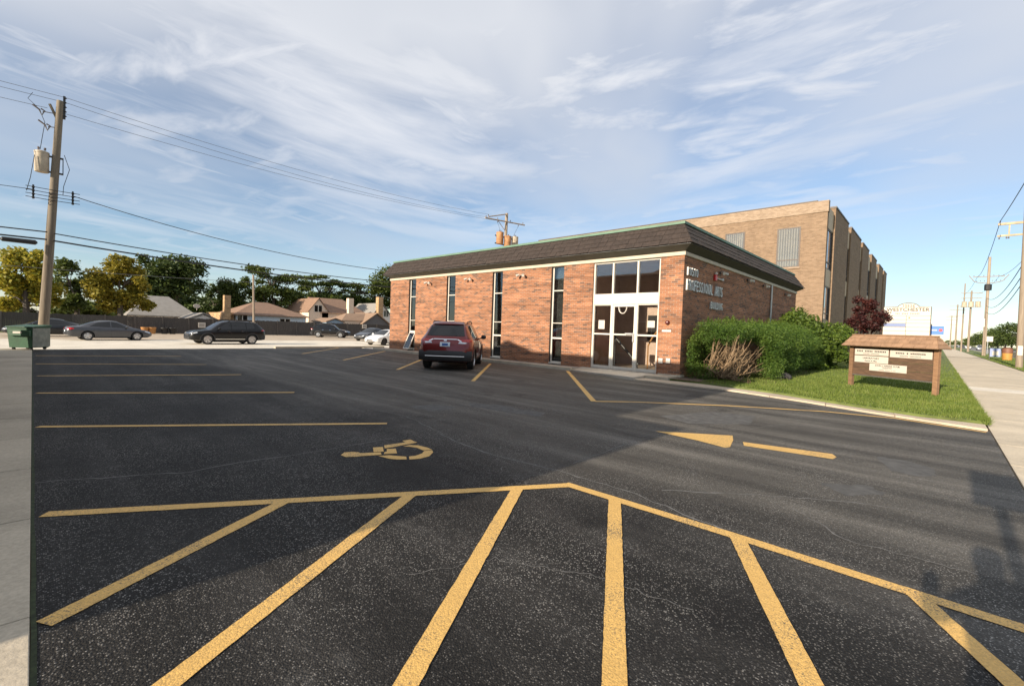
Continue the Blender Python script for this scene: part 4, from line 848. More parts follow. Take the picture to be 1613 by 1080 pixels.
    if style == 'suv':
        zt = lambda x: ztop(x)-0.10*kz
        for x0, x1, f0, f1 in ((-0.02*kx, 0.80*kx, 0, 0.62), (-0.95*kx, -0.07*kx, 0, 0), (-1.62*kx, -1.02*kx, 0.30, 0)):
            if f1: cs = [(x0, zbelt(x0)+0.035), (x1, zbelt(x1)+0.035), (x0+(x1-x0)*0.32, zt(x0+(x1-x0)*0.32)-0.02), (x0, zt(x0)-0.01)]
            elif f0: cs = [(x0+0.10, zbelt(x0)+0.09), (x1, zbelt(x1)+0.035), (x1, zt(x1)-0.01), (x0+0.12, zt(x0)-0.03)]
            else: cs = [(x0, zbelt(x0)+0.035), (x1, zbelt(x1)+0.035), (x1, zt(x1)-0.01), (x0, zt(x0)-0.01)]
            side('side_window', cs, 'carglass')
        patchq('windshield', [(1.08*kx,-0.66),(1.08*kx,0.66),(0.47*kx,0.54),(0.47*kx,-0.54)], 'z', 'carglass', 0.006, 8, 6)
        patchq('rear_window', [(-0.64,1.17*kz),(0.64,1.17*kz),(0.54,1.53*kz),(-0.54,1.53*kz)], 'x-', 'carglass', 0.008, 8, 6)
        patchq('rear_spoiler', [(-0.56,1.545*kz),(0.56,1.545*kz),(0.50,1.625*kz),(-0.50,1.625*kz)], 'x-', paint, 0.045, 8, 2)
        for s in (-1, 1):
            patchq('taillight', [(s*0.42,0.985*kz),(s*0.80,0.97*kz),(s*0.79,1.075*kz),(s*0.46,1.055*kz)], 'x-', 'tail', 0.014, 6, 3)
            patchq('reverse_light', [(s*0.44,0.93*kz),(s*0.72,0.92*kz),(s*0.72,0.972*kz),(s*0.47,0.98*kz)], 'x-', 'head', 0.014, 4, 2)
            patchq('taillight', [(-L/2+0.10,0.98*kz),(-L/2+0.36,1.00*kz),(-L/2+0.34,1.06*kz),(-L/2+0.12,1.06*kz)], 'y+' if s > 0 else 'y-', 'tail', 0.012, 5, 3)
            patchq('headlight', [(s*0.42,0.72*kz),(s*0.74,0.76*kz),(s*0.72,0.84*kz),(s*0.42,0.79*kz)], 'x+', 'head', 0.012, 6, 3)
            patchq('headlight', [(L/2-0.40,0.80*kz),(L/2-0.16,0.74*kz),(L/2-0.16,0.80*kz),(L/2-0.36,0.86*kz)], 'y+' if s > 0 else 'y-', 'head', 0.012, 4, 3)
            rl = MB(); rl.tube([(-1.35*kx, s*0.60, ztop(-1.35*kx)-0.02), (-1.2*kx, s*0.60, ztop(-1.2*kx)+0.022), (-0.1*kx, s*0.60, ztop(-0.1*kx)+0.022), (0.1*kx, s*0.60, ztop(0.1*kx)-0.02)], 0.018, 6); rl.build('roof_rail', M['plastic'], root, local=True)
        patchq('grille', [(-0.40,0.56*kz),(0.40,0.56*kz),(0.46,0.76*kz),(-0.46,0.76*kz)], 'x+', 'plastic', 0.012, 6, 4); patchq('grille_bar', [(-0.40,0.745*kz),(0.40,0.745*kz),(0.42,0.775*kz),(-0.42,0.775*kz)], 'x+', 'chrome', 0.022, 6, 1)
        patchq('front_bumper', [(-0.6,0.40*kz),(0.6,0.40*kz),(0.6,0.52*kz),(-0.6,0.52*kz)], 'x+', 'plastic', 0.012, 8, 2)
        bmp = MB(); ring_ = []
        for yv in np.linspace(-0.90, 0.90, 17)*(P['W']/1.855):
            xo = -L/2-0.05+0.13*(abs(yv)/0.9)**4; ring_.append((xo, yv))
        vs = []; 
        for (xo, yv) in ring_: vs += [(xo+0.05,yv,0.34*kz),(xo,yv,0.42*kz),(xo-0.01,yv,0.60*kz),(xo+0.03,yv,0.68*kz),(xo+0.28,yv*0.985,0.68*kz),(xo+0.28,yv*0.985,0.34*kz)]
        bmp.add(vs, [(6*i+j, 6*i+(j+1)%6, 6*(i+1)+(j+1)%6, 6*(i+1)+j) for i in range(16) for j in range(6)]+[tuple(range(6)), tuple(range(96,102))]); bmp.build('rear_bumper', M['plastic'], root, local=True, smooth=True, fix=True)
        tr = MB()
        pts_ = [(-L/2-0.062+0.13*(abs(y)/0.9)**4, y, 0.49*kz) for y in np.linspace(-0.66,0.66,9)]; tr.tube(pts_, 0.018, 6); tr.build('bumper_trim', M['chrome'], root, local=True)
        patchq('chrome_bar', [(-0.40,1.045*kz),(0.40,1.045*kz),(0.38,1.07*kz),(-0.38,1.07*kz)], 'x-', 'chrome', 0.022, 8, 1)
        for s in (-1, 1): patchq('chrome_bar', [(s*0.40,1.045*kz),(s*0.54,0.975*kz),(s*0.56,1.0*kz),(s*0.42,1.07*kz)], 'x-', 'chrome', 0.022, 3, 1)
        pl = patchq('licence_plate', [(-0.17,0.82*kz),(0.17,0.82*kz),(0.17,0.96*kz),(-0.17,0.96*kz)], 'x-', 'plate', 0.020, 2, 2)
        patchq('plate_print', [(-0.10,0.85*kz),(0.10,0.85*kz),(0.10,0.92*kz),(-0.10,0.92*kz)], 'x-', 'bluetext', 0.024, 2, 2)
        patchq('badge', [(-0.05,1.0*kz),(0.05,1.0*kz),(0.05,1.035*kz),(-0.05,1.035*kz)], 'x-', 'chrome', 0.02, 2, 2)
        wpr = MB(); wpr.tube([(-L/2+0.20,0.0,1.18*kz),(-L/2+0.16,-0.36,1.20*kz)], 0.012, 6); wpr.build('rear_wiper', M['plastic'], root, local=True)
        for x in (xf, xr):
            for s in (-1, 1):
                a = MB(); prof = []
                for t in np.linspace(-0.12, math.pi+0.12, 18): prof.append((x+math.cos(t)*wr*1.22, wr+math.sin(t)*wr*1.22))
                vs = []
                for (px_, pz_) in prof:
                    yv = float(np.interp(px_, xs, wid))
                    for (dr, dy) in ((-0.045,-0.01),(-0.045,0.014),(0.035,0.006),(0.035,-0.03)):
                        cx_, cz_ = px_-x, pz_-wr; l = math.hypot(cx_, cz_); vs.append((x+cx_*(l+dr)/l, s*(yv+dy), wr+cz_*(l+dr)/l))
                a.add(vs, [(4*i+j, 4*i+(j+1)%4, 4*(i+1)+(j+1)%4, 4*(i+1)+j) for i in range(17) for j in range(4)]); a.build('wheel_arch', M['plastic'], root, local=True, fix=True)
        side('sill_trim', [(xr+wr*1.2,0.26*kz),(xf-wr*1.2,0.26*kz),(xf-wr*1.2,0.37*kz),(xr+wr*1.2,0.37*kz)], 'plastic', 0.010, 8, 2)
    else:
        zt = lambda x: ztop(x)-0.085
        side('side_window', [(-0.05,zbelt(-0.05)+0.03),(0.92,zbelt(0.92)+0.03),(0.30,zt(0.30)-0.02),(-0.05,zt(-0.05))], 'carglass')
        side('side_window', [(-1.25,zbelt(-1.25)+0.05),(-0.11,zbelt(-0.11)+0.03),(-0.11,zt(-0.11)),(-0.82,zt(-0.82)-0.02)], 'carglass')
        patchq('windshield', [(1.20,-0.64),(1.20,0.64),(0.36,0.50),(0.36,-0.50)], 'z', 'carglass', 0.006, 8, 6)
        patchq('rear_window', [(-1.68,-0.56),(-1.68,0.56),(-0.95,0.48),(-0.95,-0.48)], 'z', 'carglass', 0.006, 8, 6)
        for s in (-1, 1):
            patchq('taillight', [(s*0.42,0.76),(s*0.70,0.76),(s*0.68,0.90),(s*0.42,0.88)], 'x-', 'tail', 0.012, 5, 3); patchq('taillight', [(-L/2+0.08,0.74),(-L/2+0.34,0.80),(-L/2+0.34,0.88),(-L/2+0.10,0.90)], 'y+' if s > 0 else 'y-', 'tail', 0.012, 4, 3)
            patchq('headlight', [(s*0.40,0.52),(s*0.64,0.54),(s*0.62,0.64),(s*0.40,0.60)], 'x+', 'head', 0.012, 5, 3); patchq('headlight', [(L/2-0.52,0.66),(L/2-0.18,0.54),(L/2-0.18,0.61),(L/2-0.48,0.71)], 'y+' if s > 0 else 'y-', 'head', 0.012, 5, 3)
        patchq('grille', [(-0.36,0.40),(0.36,0.40),(0.34,0.50),(-0.34,0.50)], 'x+', 'plastic', 0.012, 6, 3); patchq('front_bumper', [(-0.5,0.30),(0.5,0.30),(0.5,0.37),(-0.5,0.37)], 'x+', 'plastic', 0.010, 6, 2)
        patchq('licence_plate', [(-0.16,0.60),(0.16,0.60),(0.16,0.72),(-0.16,0.72)], 'x-', 'plate', 0.014, 2, 2)
    for x in (0.0, -0.98*kx) if style == 'suv' else (-0.08, -1.02):
        side('door_gap', [(x-0.006,0.34*kz),(x+0.006,0.34*kz),(x+0.006,zbelt(x)),(x-0.006,zbelt(x))], 'plastic', 0.003, 1, 6)
    for x in ((0.05*kx, -0.82*kx) if style == 'suv' else (0.08, -0.86)):
        side('door_handle', [(x,zbelt(x)-0.13),(x+0.19,zbelt(x)-0.13),(x+0.19,zbelt(x)-0.10),(x,zbelt(x)-0.10)], 'chrome' if paint == 'car_black' else paint, 0.028, 3, 1)
    if paint == 'car_black': side('chrome_strip', [(xr+wr*1.3,0.36*kz),(xf-wr*1.3,0.36*kz),(xf-wr*1.3,0.395*kz),(xr+wr*1.3,0.395*kz)], 'chrome', 0.014, 8, 1)
    for s in (-1, 1):
        mx_ = 0.74*kx if style == 'suv' else 0.80; wv = float(np.interp(mx_, xs, wid)); zb_ = zbelt(mx_)
        q = MB(); q.lathe([(0.02,-0.10),(0.065,-0.08),(0.085,-0.02),(0.085,0.05),(0.06,0.09),(0.02,0.10)], (mx_, s*(wv+0.10), zb_+0.10), axis='y', n=12); q.tube([(mx_, s*(wv-0.07), zb_+0.03),(mx_, s*(wv+0.05), zb_+0.08)], 0.025, 6); q.build('mirror', M['plastic' if paint == 'car_red' else paint], root, local=True, smooth=True, fix=True)
    tw_ = 0.225; yo = P['W']/2-0.035
    for x in (xf, xr):
        for s in (-1, 1):
            w = bpy.data.objects.new('wheel', None); COL.objects.link(w); w.parent = root; w.location = (x, s*(yo-tw_/2), wr)
            ty = MB(); ty.lathe([(wr*0.66,-tw_*0.30),(wr*0.66,-tw_/2),(wr*0.93,-tw_/2),(wr,-tw_*0.38),(wr,tw_*0.38),(wr*0.93,tw_/2),(wr*0.68,tw_/2),(wr*0.66,tw_*0.30)], axis='y', n=30); ty.build('tyre', M['rubber'], w, local=True, smooth=True, fix=True)
            rm = MB(); yf = s*tw_*0.44
            rm.lathe([(wr*0.17,yf-s*0.02),(wr*0.15,yf+s*0.012)], axis='y', n=12)
            for q in range(5):
                for dt in (-0.13, 0.13):
                    t = 2*math.pi*q/5+0.3; c, s_ = math.cos(t+dt*0.2), math.sin(t+dt*0.2); c2, s2 = math.cos(t+dt), math.sin(t+dt); ux, uz = -s_, c
                    a0, a1 = 0.13*wr, 0.69*wr; hw = 0.030
                    rm.hexa([(c*a0-ux*hw,yf-s*0.03,s_*a0-uz*hw),(c*a0+ux*hw,yf-s*0.03,s_*a0+uz*hw),(c2*a1+ux*hw,yf-s*0.03,s2*a1+uz*hw),(c2*a1-ux*hw,yf-s*0.03,s2*a1-uz*hw)], [(c*a0-ux*hw,yf+s*0.005,s_*a0-uz*hw),(c*a0+ux*hw,yf+s*0.005,s_*a0+uz*hw),(c2*a1+ux*hw,yf-s*0.005,s2*a1+uz*hw),(c2*a1-ux*hw,yf-s*0.005,s2*a1-uz*hw)])
            rm.lathe([(wr*0.62,yf-s*0.02),(wr*0.69,yf-s*0.02),(wr*0.70,yf+s*0.012),(wr*0.64,yf+s*0.012),(wr*0.62,yf-s*0.02)], axis='y', n=26)
            rm.build('rim', M[rim], w, local=True, fix=True)
            dk = MB(); dk.lathe([(wr*0.65,-s*0.01),(wr*0.65,s*0.01)], (0,s*0.03,0), axis='y', n=20); dk.build('brake_disc', M['rimdark'], w, local=True, fix=True)
    ub = MB(); ub.box(xr+wr*1.25, xf-wr*1.25, -P['W']/2+0.18, P['W']/2-0.18, 0.17, 0.30); ub.build('underbody', M['plastic'], root, local=True)
    return root
def place(pr, pf, P, z):
    """rear and front wheel contact points on the near side -> centre and heading handled by caller"""
    return
hd = math.atan2(0.667, 0.745)
RR, RL = Vector((11.05,12.33)), Vector((9.43,13.08)); mid = (RR+RL)/2; d = Vector((math.cos(hd), math.sin(hd)))
c = mid+d*(SUV['wb']+SUV['fo']-SUV['L']/2)
car('parked_suv', 'dark red SUV parked nose in against the brick office', SUV, (c.x, c.y, 0), hd, 'car_red', 'suv')
GZ = -0.36
car('parked_sedan', 'grey sedan parked side on beyond the alley, left of the black SUV', SEDAN, (3.96,45.0,GZ), R(6), 'car_grey', 'sedan')
Q60 = scaled(SUV, 4.99, 1.96, 1.74, 2.95, 0.37)
car('parked_suv', 'large black SUV with chrome strip parked side on beyond the lot', Q60, (10.0,39.0,GZ), R(180+5), 'car_black', 'suv')
car('parked_suv', 'black SUV parked tail towards the alley in front of the far fence', scaled(SUV,4.65,1.84,1.70,2.70,0.36), (26.2,56.6,GZ), R(-40), 'car_black', 'suv')
car('parked_sedan', 'charcoal sedan parked behind the white car at the brick corner', SEDAN, (26.2,46.3,GZ), R(205), 'car_dark', 'sedan')
car('parked_sedan', 'white sedan half hidden behind the far brick corner', scaled(SEDAN,4.6,1.8,1.43,2.7,0.32), (22.6,37.2,GZ), R(198), 'car_white', 'sedan', 'rimdark')
car('parked_sedan', 'dark car with sunlit bonnet half hidden behind the utility pole', SEDAN, (0.8,52.0,GZ), R(184), 'car_dark', 'sedan')
FARC = [('silver car nearest along the far street beside the second pole', 'car_silver', 222, -10.2, 180), ('white car farther along the street left of the second pole', 'car_white', 275, -9.0, 180), ('charcoal car on the far street behind the white car', 'car_dark', 330, -8.6, 180), ('black car far down the street at the vanishing point', 'car_black', 400, -7.6, 180), ('silver car last in the line down the far street', 'car_silver', 440, -9.6, 180)]
for lab, pt_, x, y, h in FARC: car('street_car', lab, SUV if x in (222, 330) else SEDAN, (x, y, -0.10), R(h), pt_, 'suv' if x in (222, 330) else 'sedan', group='cars on the far street')
# ------------------------------------------------------------------ dumpster
q0, q1, q2 = gp(10,550.5), gp(50,551.5), gp(75,549)
ux = (q1-q0).normalized(); wv = (q1-q0).length; uy = Vector((-ux.y, ux.x, 0)); dp = 0.84; hz_ = 0.93
t = thing('dumpster', 'green steel dumpster with a white label beside the utility pole', 'dumpster', q0+ux*wv/2+uy*dp/2, math.atan2(ux.y, ux.x))
mb = MB(); mb.hexa([(-wv/2+0.06,-dp/2+0.04,0.09),(wv/2-0.02,-dp/2+0.04,0.09),(wv/2-0.02,dp/2-0.04,0.09),(-wv/2+0.06,dp/2-0.04,0.09)], [(-wv/2,-dp/2,hz_*0.95),(wv/2,-dp/2,hz_*0.95),(wv/2,dp/2,hz_),(-wv/2,dp/2,hz_)]); mb.build('body', M['dgreen'], t, local=True, bevel=0.01)
mb = MB(); mb.box(wv/2+0.001, wv/2+0.012, -dp/2+0.03, dp/2-0.03, 0.12, hz_*0.93); mb.build('grey_side', M['dgrey'], t, local=True)  # right side drawn paler and greyer than the green body
mb = MB(); mb.hexa([(-wv/2-0.03,-dp/2-0.03,hz_*0.95+0.002),(wv/2+0.03,-dp/2-0.03,hz_*0.95+0.002),(wv/2+0.03,dp/2+0.03,hz_+0.002),(-wv/2-0.03,dp/2+0.03,hz_+0.002)], [(-wv/2-0.03,-dp/2-0.03,hz_*0.95+0.035),(wv/2+0.03,-dp/2-0.03,hz_*0.95+0.035),(wv/2+0.03,dp/2+0.03,hz_+0.06),(-wv/2-0.03,dp/2+0.03,hz_+0.06)]); mb.build('lid', M['dgreen'], t, local=True, bevel=0.01)
mb = MB(); mb.box(-wv/2+0.14, wv/2-0.02, -dp/2-0.09, -dp/2+0.03, 0.56, 0.78); mb.build('fork_pocket', M['dgreen'], t, local=True, bevel=0.008)
mb = MB(); mb.box(-0.14, 0.16, -dp/2-0.097, -dp/2-0.091, 0.65, 0.73); mb.build('label_plate', M['signwhite'], t, local=True)
for x in (-wv/2+0.15, wv/2-0.12):
    for y in (-dp/2+0.12, dp/2-0.12): mb = MB(); mb.lathe([(0.05,-0.03),(0.05,0.03)], (x,y,0.05), axis='y', n=12); mb.box(x-0.02,x+0.02,y-0.045,y-0.035,0.05,0.10); mb.build('caster', M['rubber'], t, local=True)
# ------------------------------------------------------------------ utility poles and wires
def pole_base(t, base, top, r0, r1, m):
    base = Vector(base); top = Vector(top); mb = MB(); n = 8; mb.tube([base.lerp(top, k/n) for k in range(n+1)], [r0+(r1-r0)*k/n for k in range(n+1)], 12); mb.build('pole', m, t, smooth=True)
def insul(mb, p, up=1):
    mb.lathe([(0.012,0),(0.012,0.05*up),(0.05,0.06*up),(0.03,0.10*up),(0.05,0.12*up),(0.028,0.16*up)], p, n=8)
def ins(t, p, up=1):
    mb = MB(); insul(mb, p, up); mb.build('insulator', M['porcelain'], t, smooth=True)
def transformer(t, c, m, r=0.26, h=0.85):
    mb = MB(); mb.lathe([(r*0.93,-h/2),(r,-h/2+0.03),(r,h/2-0.08),(r*1.05,h/2-0.07),(r*1.05,h/2),(r*0.5,h/2+0.05)], c, n=18); o = mb.build('transformer', m, t, smooth=True)
    for dx in (-0.1, 0.1): mb = MB(); insul(mb, (c[0]+dx, c[1], c[2]+h/2+0.04)); mb.build('bushing', M['porcelain'], o)
PB, PT = Vector((0.30,29.04,-0.05)), Vector((0.84,29.04,10.95))
def onpole(z): return PB.lerp(PT, (z+0.05)/11.0)
t = thing('utility_pole', 'leaning wooden utility pole with one transformer beside the dumpster', 'utility pole', PB)
pole_base(t, PB, PT, 0.19, 0.125, M['polewood'])
c = onpole(8.1)+Vector((-0.43,0,0)); transformer(t, c, M['transformer'], 0.235, 0.88)
mb = MB(); mb.box(c.x+0.2, onpole(8.1).x+0.25, 28.98, 29.10, 8.38, 8.44); mb.box(c.x+0.2, onpole(8.1).x+0.25, 28.98, 29.10, 7.70, 7.76); mb.box(onpole(8.1).x+0.22, onpole(8.1).x+0.25, 28.99, 29.09, 7.761, 8.379); mb.build('bracket', M['black'], t)
p = onpole(10.7); mb = MB(); mb.tube([onpole(10.0), p+Vector((-0.32,0,0.0))], 0.05, 8); mb.build('brace', M['polewood'], t)
mb = MB(); mb.box(p.x+0.10, p.x+0.18, 28.98, 29.1, 10.2, 11.2)
for z in (10.3,10.5,10.7,10.9,11.1): mb.lathe([(0.03,0),(0.06,0.02),(0.03,0.06)], (p.x+0.17,29.0,z), n=8)
mb.build('pin_bracket', M['black'], t)
for z, dx in ((10.35,-0.62),(9.75,-0.42)):
    q = onpole(z)+Vector((dx,0,0)); mb = MB(); mb.tube([q+Vector((-0.20,0,0.14)), q, q+Vector((0.08,0,-0.22)), q+Vector((0.16,0,0.0)), q+Vector((0.05,0,0.05))], 0.035, 8); mb.tube([q+Vector((0.1,0,-0.05)), onpole(z)], 0.018, 6); mb.build('fuse_cutout', M['porcelain'], t)
mb = MB(); mb.tube([onpole(10.35)+Vector((-0.55,0,-0.2)), onpole(9.75)+Vector((-0.42,0,0.1)), c+Vector((-0.05,0,0.55))], 0.012, 5); 
mb.tube([onpole(11.0)+Vector((-0.85,0,0.0)), onpole(10.7)+Vector((-0.98,0,0.0)), onpole(10.35)+Vector((-0.70,0,0.1))], 0.01, 5)
for dx in (-0.22,): mb.tube([c+Vector((dx,-0.2,0.2)), c+Vector((dx-0.12,-0.25,-0.8)), onpole(6.75)+Vector((-0.6+dx,0,0))], 0.012, 5)
mb.tube([onpole(8.6)+Vector((0.25,0,0)), onpole(8.0)+Vector((0.45,0,0)), onpole(7.2)+Vector((0.30,0,0)), onpole(6.8)+Vector((0.3,0,0))], 0.012, 5); mb.build('drop_wire', M['wire'], t)
mb = MB()
for s in (-1, 1):
    q = onpole(6.8)+Vector((s*0.62,0,0)); mb.box(q.x-0.03, q.x+0.03, 29.0, 29.08, 6.45, 7.05)
    for z in (6.5,6.65,6.8,6.95): mb.lathe([(0.02,-0.05),(0.055,-0.03),(0.055,0.03),(0.02,0.05)], (q.x, 29.0, z), axis='x', n=8)
for z in (6.5,6.65,6.8,6.95): mb.tube([onpole(6.8)+Vector((-0.85,-0.1,z-6.8)), onpole(6.8)+Vector((-0.3,-0.2,z-6.83)), onpole(6.8)+Vector((0.3,-0.2,z-6.83)), onpole(6.8)+Vector((0.85,-0.1,z-6.8))], 0.014, 5)
mb.build('secondary_rack', M['black'], t)
def cat_pts(a, b, sag, n=24):
    a = Vector(a); b = Vector(b); return [a.lerp(b, k/n)-Vector((0,0,sag*4*(k/n)*(1-k/n))) for k in range(n+1)]
def wire(name, label, a, b, sag, r, m='wire', group='overhead lines'):
    mb = MB(); mb.tube(cat_pts(a, b, sag), r, 5); return setp(mb.build(name, M[m]), label, 'cable', group)
MP = Vector((30.2,30.0,-0.36)); MT = 12.3
tm = thing('utility_pole', 'wooden utility pole with crossarm and transformers rising behind the brick office roof', 'utility pole', MP)
pole_base(tm, MP, (30.5,30,MT), 0.19, 0.13, M['polewood2'])
mb = MB(); a, b = Vector((27.9,30.15,11.4)), Vector((32.6,29.6,11.55)); mb.tube([a, b], 0.06, 6); mb.tube([(30.4,30,12.2),(27.4,29.2,11.25)], 0.05, 6); mb.tube([(30.4,30,10.6),(29.4,30,11.4)], 0.03, 6); mb.build('crossarm', M['polewood2'], tm)
for k in (0.02,0.3,0.62,0.95): ins(tm, a.lerp(b, k)+Vector((0,0,0.05)))
ins(tm, (27.4,29.2,11.3)); ins(tm, a.lerp(b,0.3)-Vector((0,0,0.06)), -1); ins(tm, a.lerp(b,0.83)-Vector((0,0,0.06)), -1)
transformer(tm, (29.3,29.6,9.75), M['rust'], 0.33, 1.05); transformer(tm, (29.9,29.2,9.45), M['rust'], 0.33, 1.05); transformer(tm, (31.6,29.9,9.75), M['transformer'], 0.33, 1.05)
mb = MB(); mb.box(29.0,31.7,29.85,29.95,9.95,10.05); mb.box(29.0,31.7,29.85,29.95,9.25,9.35); mb.build('bracket', M['black'], tm)
mb = MB(); mb.tube([a.lerp(b,0.83)-Vector((0,0,0.2)), (31.5,29.9,10.5)], 0.012, 5); mb.tube([a.lerp(b,0.3)-Vector((0,0,0.2)), (29.4,29.7,10.5)], 0.012, 5); mb.build('drop_wire', M['wire'], tm)
tp = onpole(10.95)
wire('power_line', 'topmost thin power line from the leaning pole to the transformer pole', tp+Vector((0.14,0,0.22)), (27.4,29.2,11.45), 0.5, 0.0095, 'wireg')
wire('power_line', 'second thin power line from the leaning pole to the transformer pole', tp+Vector((0.14,0,0.0)), (28.2,30.1,11.5), 0.62, 0.0095, 'wireg')
wire('power_line', 'lowest of three thin power lines between leaning pole and transformer pole', tp+Vector((0.14,0,-0.5)), (29.3,30.0,11.4), 0.5, 0.0095, 'wireg')
wire('power_line', 'topmost thin line leaving the leaning pole towards the left', tp+Vector((0.14,0,0.22)), (-32,29,11.6), 0.4, 0.0095, 'wireg')
wire('power_line', 'second thin line leaving the leaning pole towards the left', tp+Vector((0.14,0,0.0)), (-32,29,11.3), 0.45, 0.0095, 'wireg')
wire('power_line', 'third thin line leaving the leaning pole towards the left', tp+Vector((-0.4,0,-0.45)), (-32,29,10.5), 0.4, 0.0095, 'wireg')
wire('power_line', 'twisted service line sagging from the leaning pole to the office roof', onpole(6.85)+Vector((0.62,0,0)), (16.6,EY+0.3,4.75), 0.55, 0.017)
wire('power_line', 'service line leaving the rack on the leaning pole to the left', onpole(6.85)+Vector((-0.62,0,0)), (-28,29,6.9), 0.4, 0.013)
wire('phone_cable', 'upper black cable strung from the leaning pole behind the office', onpole(5.02)+Vector((0.1,-0.2,0)), (30.1,29.8,5.2), 0.55, 0.024)
wire('phone_cable', 'lower thick black cable strung from the leaning pole behind the office', onpole(4.70)+Vector((0.1,-0.2,0)), (30.1,29.8,4.85), 0.55, 0.036)
wire('phone_cable', 'upper black cable leaving the leaning pole to the left', onpole(5.05)+Vector((-0.1,-0.2,0)), (-28,29,5.1), 0.15, 0.028)
wire('phone_cable', 'lower black cable carrying a splice case left of the pole', onpole(4.72)+Vector((-0.1,-0.2,0)), (-28,29,4.75), 0.12, 0.035)
q = aty(30,379,28.85); mb = MB(); mb.lathe([(0.03,-0.55),(0.10,-0.48),(0.105,0.48),(0.03,0.55)], q, axis='x', n=12); setp(mb.build('splice_case', M['wire'], smooth=True, fix=True), 'fat black splice case hanging on the cable left of the pole', 'splice case')
p = aty(400,524,61.0); tp_ = aty(399,433,61.0); t = thing('light_pole', 'slender wooden pole standing by the far fence behind the black SUV', 'pole', (p.x,p.y,GZ)); pole_base(t, (p.x,p.y,GZ), (tp_.x,tp_.y,tp_.z), 0.15, 0.10, M['polewood2'])
wire('power_line', 'thin line from the slender far pole towards the left', (tp_.x,tp_.y,tp_.z-0.9), (-30,62,6.2), 0.5, 0.02, 'wireg'); wire('power_line', 'thin line from the slender far pole towards the right', (tp_.x,tp_.y,tp_.z-0.3), (60,64,6.0), 0.6, 0.02, 'wireg')
RP = [((46.7,-4.07),11.6,0.19,'nearest wooden street pole with double crossarm at the right edge'), ((95.0,-4.75),14.3,0.22,'second wooden street pole with a ring of insulators'), ((140,-4.6),13.3,0.22,'third street pole with two pale transformers'), ((143,-3.6),15.2,0.16,'thin bare pole just left of the third street pole'), ((185,-3.4),13.2,0.22,'fourth street pole far down the sidewalk'), ((240,-3.0),12.5,0.22,'farthest street pole behind the blue sign')]
arms = []
for i, ((x, y), h, r, lab) in enumerate(RP):
    t = thing('street_pole', lab, 'utility pole', (x,y,0), 0, 'poles along the street'); pole_base(t, (x,y,-0.1), (x-0.1,y+0.15 if i == 0 else y,h), r, r*0.68, M['polewood2'])
    if i == 3: continue
    mb = MB()
    if i == 0:
        mb.box(x-0.10,x+0.02,y-1.35,y+1.45,9.95,10.10); mb.box(x-0.08,x+0.02,y-1.35,y+1.45,9.15,9.27); mb.box(x-0.05,x,y+0.85,y+0.93,9.271,9.949); mb.build('crossarm', plain('arm_wood', (0.42,0.33,0.21), 0.8, var=0.2), t)
        for yy_ in (y-1.2,y+1.35): ins(t, (x-0.04,yy_,10.10))
        for yy_ in (y+1.35,y+1.0,y+0.9): ins(t, (x-0.04,yy_,9.15), -1)
        mb = MB(); mb.box(x-r-0.02, x-r+0.0, y-0.1, y+0.14, 0.9, 1.55); mb.build('label_plate', M['signwhite'], t)
    elif i == 1:
        z = h-3.2; ring_ = [(x+0.05, y+1.6*math.cos(a), z+0.55*math.sin(a)) for a in np.linspace(math.pi, 2*math.pi, 12)]; mb.tube(ring_, 0.05, 6)
        mb.tube([(x,y-1.6,z),(x,y-2.0,z+0.6)], 0.05, 6); mb.tube([(x,y+1.6,z),(x,y+2.0,z+0.6)], 0.05, 6); mb.box(x-0.05,x+0.05,y-1.6,y+1.6,z+0.35,z+0.45); mb.build('crossarm', M['polewood2'], t)
        for k in range(7): ins(t, (x-0.05, y-1.5+k*0.5, z+0.46)); ins(t, (x-0.05, y-1.2+k*0.4, z-0.3))
        mb = MB(); mb.lathe([(0.36,0),(0.4,0.1),(0.4,0.8),(0.3,0.9)], (x,y,z-1.6), n=12); mb.build('junction_box', M['black'], t); mb = MB(); mb.box(x-0.4,x-0.2,y+0.1,y+0.8,4.2,5.4); mb.build('meter_box', M['signwhite'], t)
    else:
        for dz in (0.5,1.6,3.4): mb.box(x-0.06,x+0.06,y-1.7,y+1.7,h-dz-0.07,h-dz+0.07)
        mb.build('crossarm', M['polewood2'], t)
        if i == 2:
            for s in (-0.75,0.0,0.75): transformer(t, (x-0.6,y+s*1.4,h-3.0), M['transformer'], 0.42, 1.2)
for k in range(2):
    y0 = -2.72+k*(-2.6); wire('street_wire', ('left' if k == 0 else 'right')+' upper wire between the nearest and second street poles', (46.7,y0,10.25), (95,-3.6-2.2*k,11.5), 0.9, 0.02)
    wire('street_wire', ('left' if k == 0 else 'right')+' upper wire from the nearest street pole towards the viewer', (46.7,y0,10.25), (-12,y0,10.6), 1.0, 0.02)
    wire('street_wire', ('left' if k == 0 else 'right')+' upper wire between second and third street poles', (95,-3.6-2.2*k,11.5), (140,-3.4-2*k,12.6), 0.6, 0.02)
for k, z in enumerate((7.4,6.6,6.0)): wire('street_wire', ('upper','middle','lower')[k]+' low cable from the nearest street pole to the second', (46.7,-4.0,z), (95,-4.7,z+1.0-0.3*k), 1.1, 0.025)
# ------------------------------------------------------------------ wooden sign
sL, sR = gp(1340,606,0.085), gp(1473,623,0.085); sx = (sL-sR); SW = sx.length; sd_ = sx.normalized(); org = sR
t = thing('wooden_sign', 'wooden tenant sign with shingled roof standing on the lawn', 'sign', (sR.x, sR.y, 0.085), math.atan2(sd_.y, sd_.x))
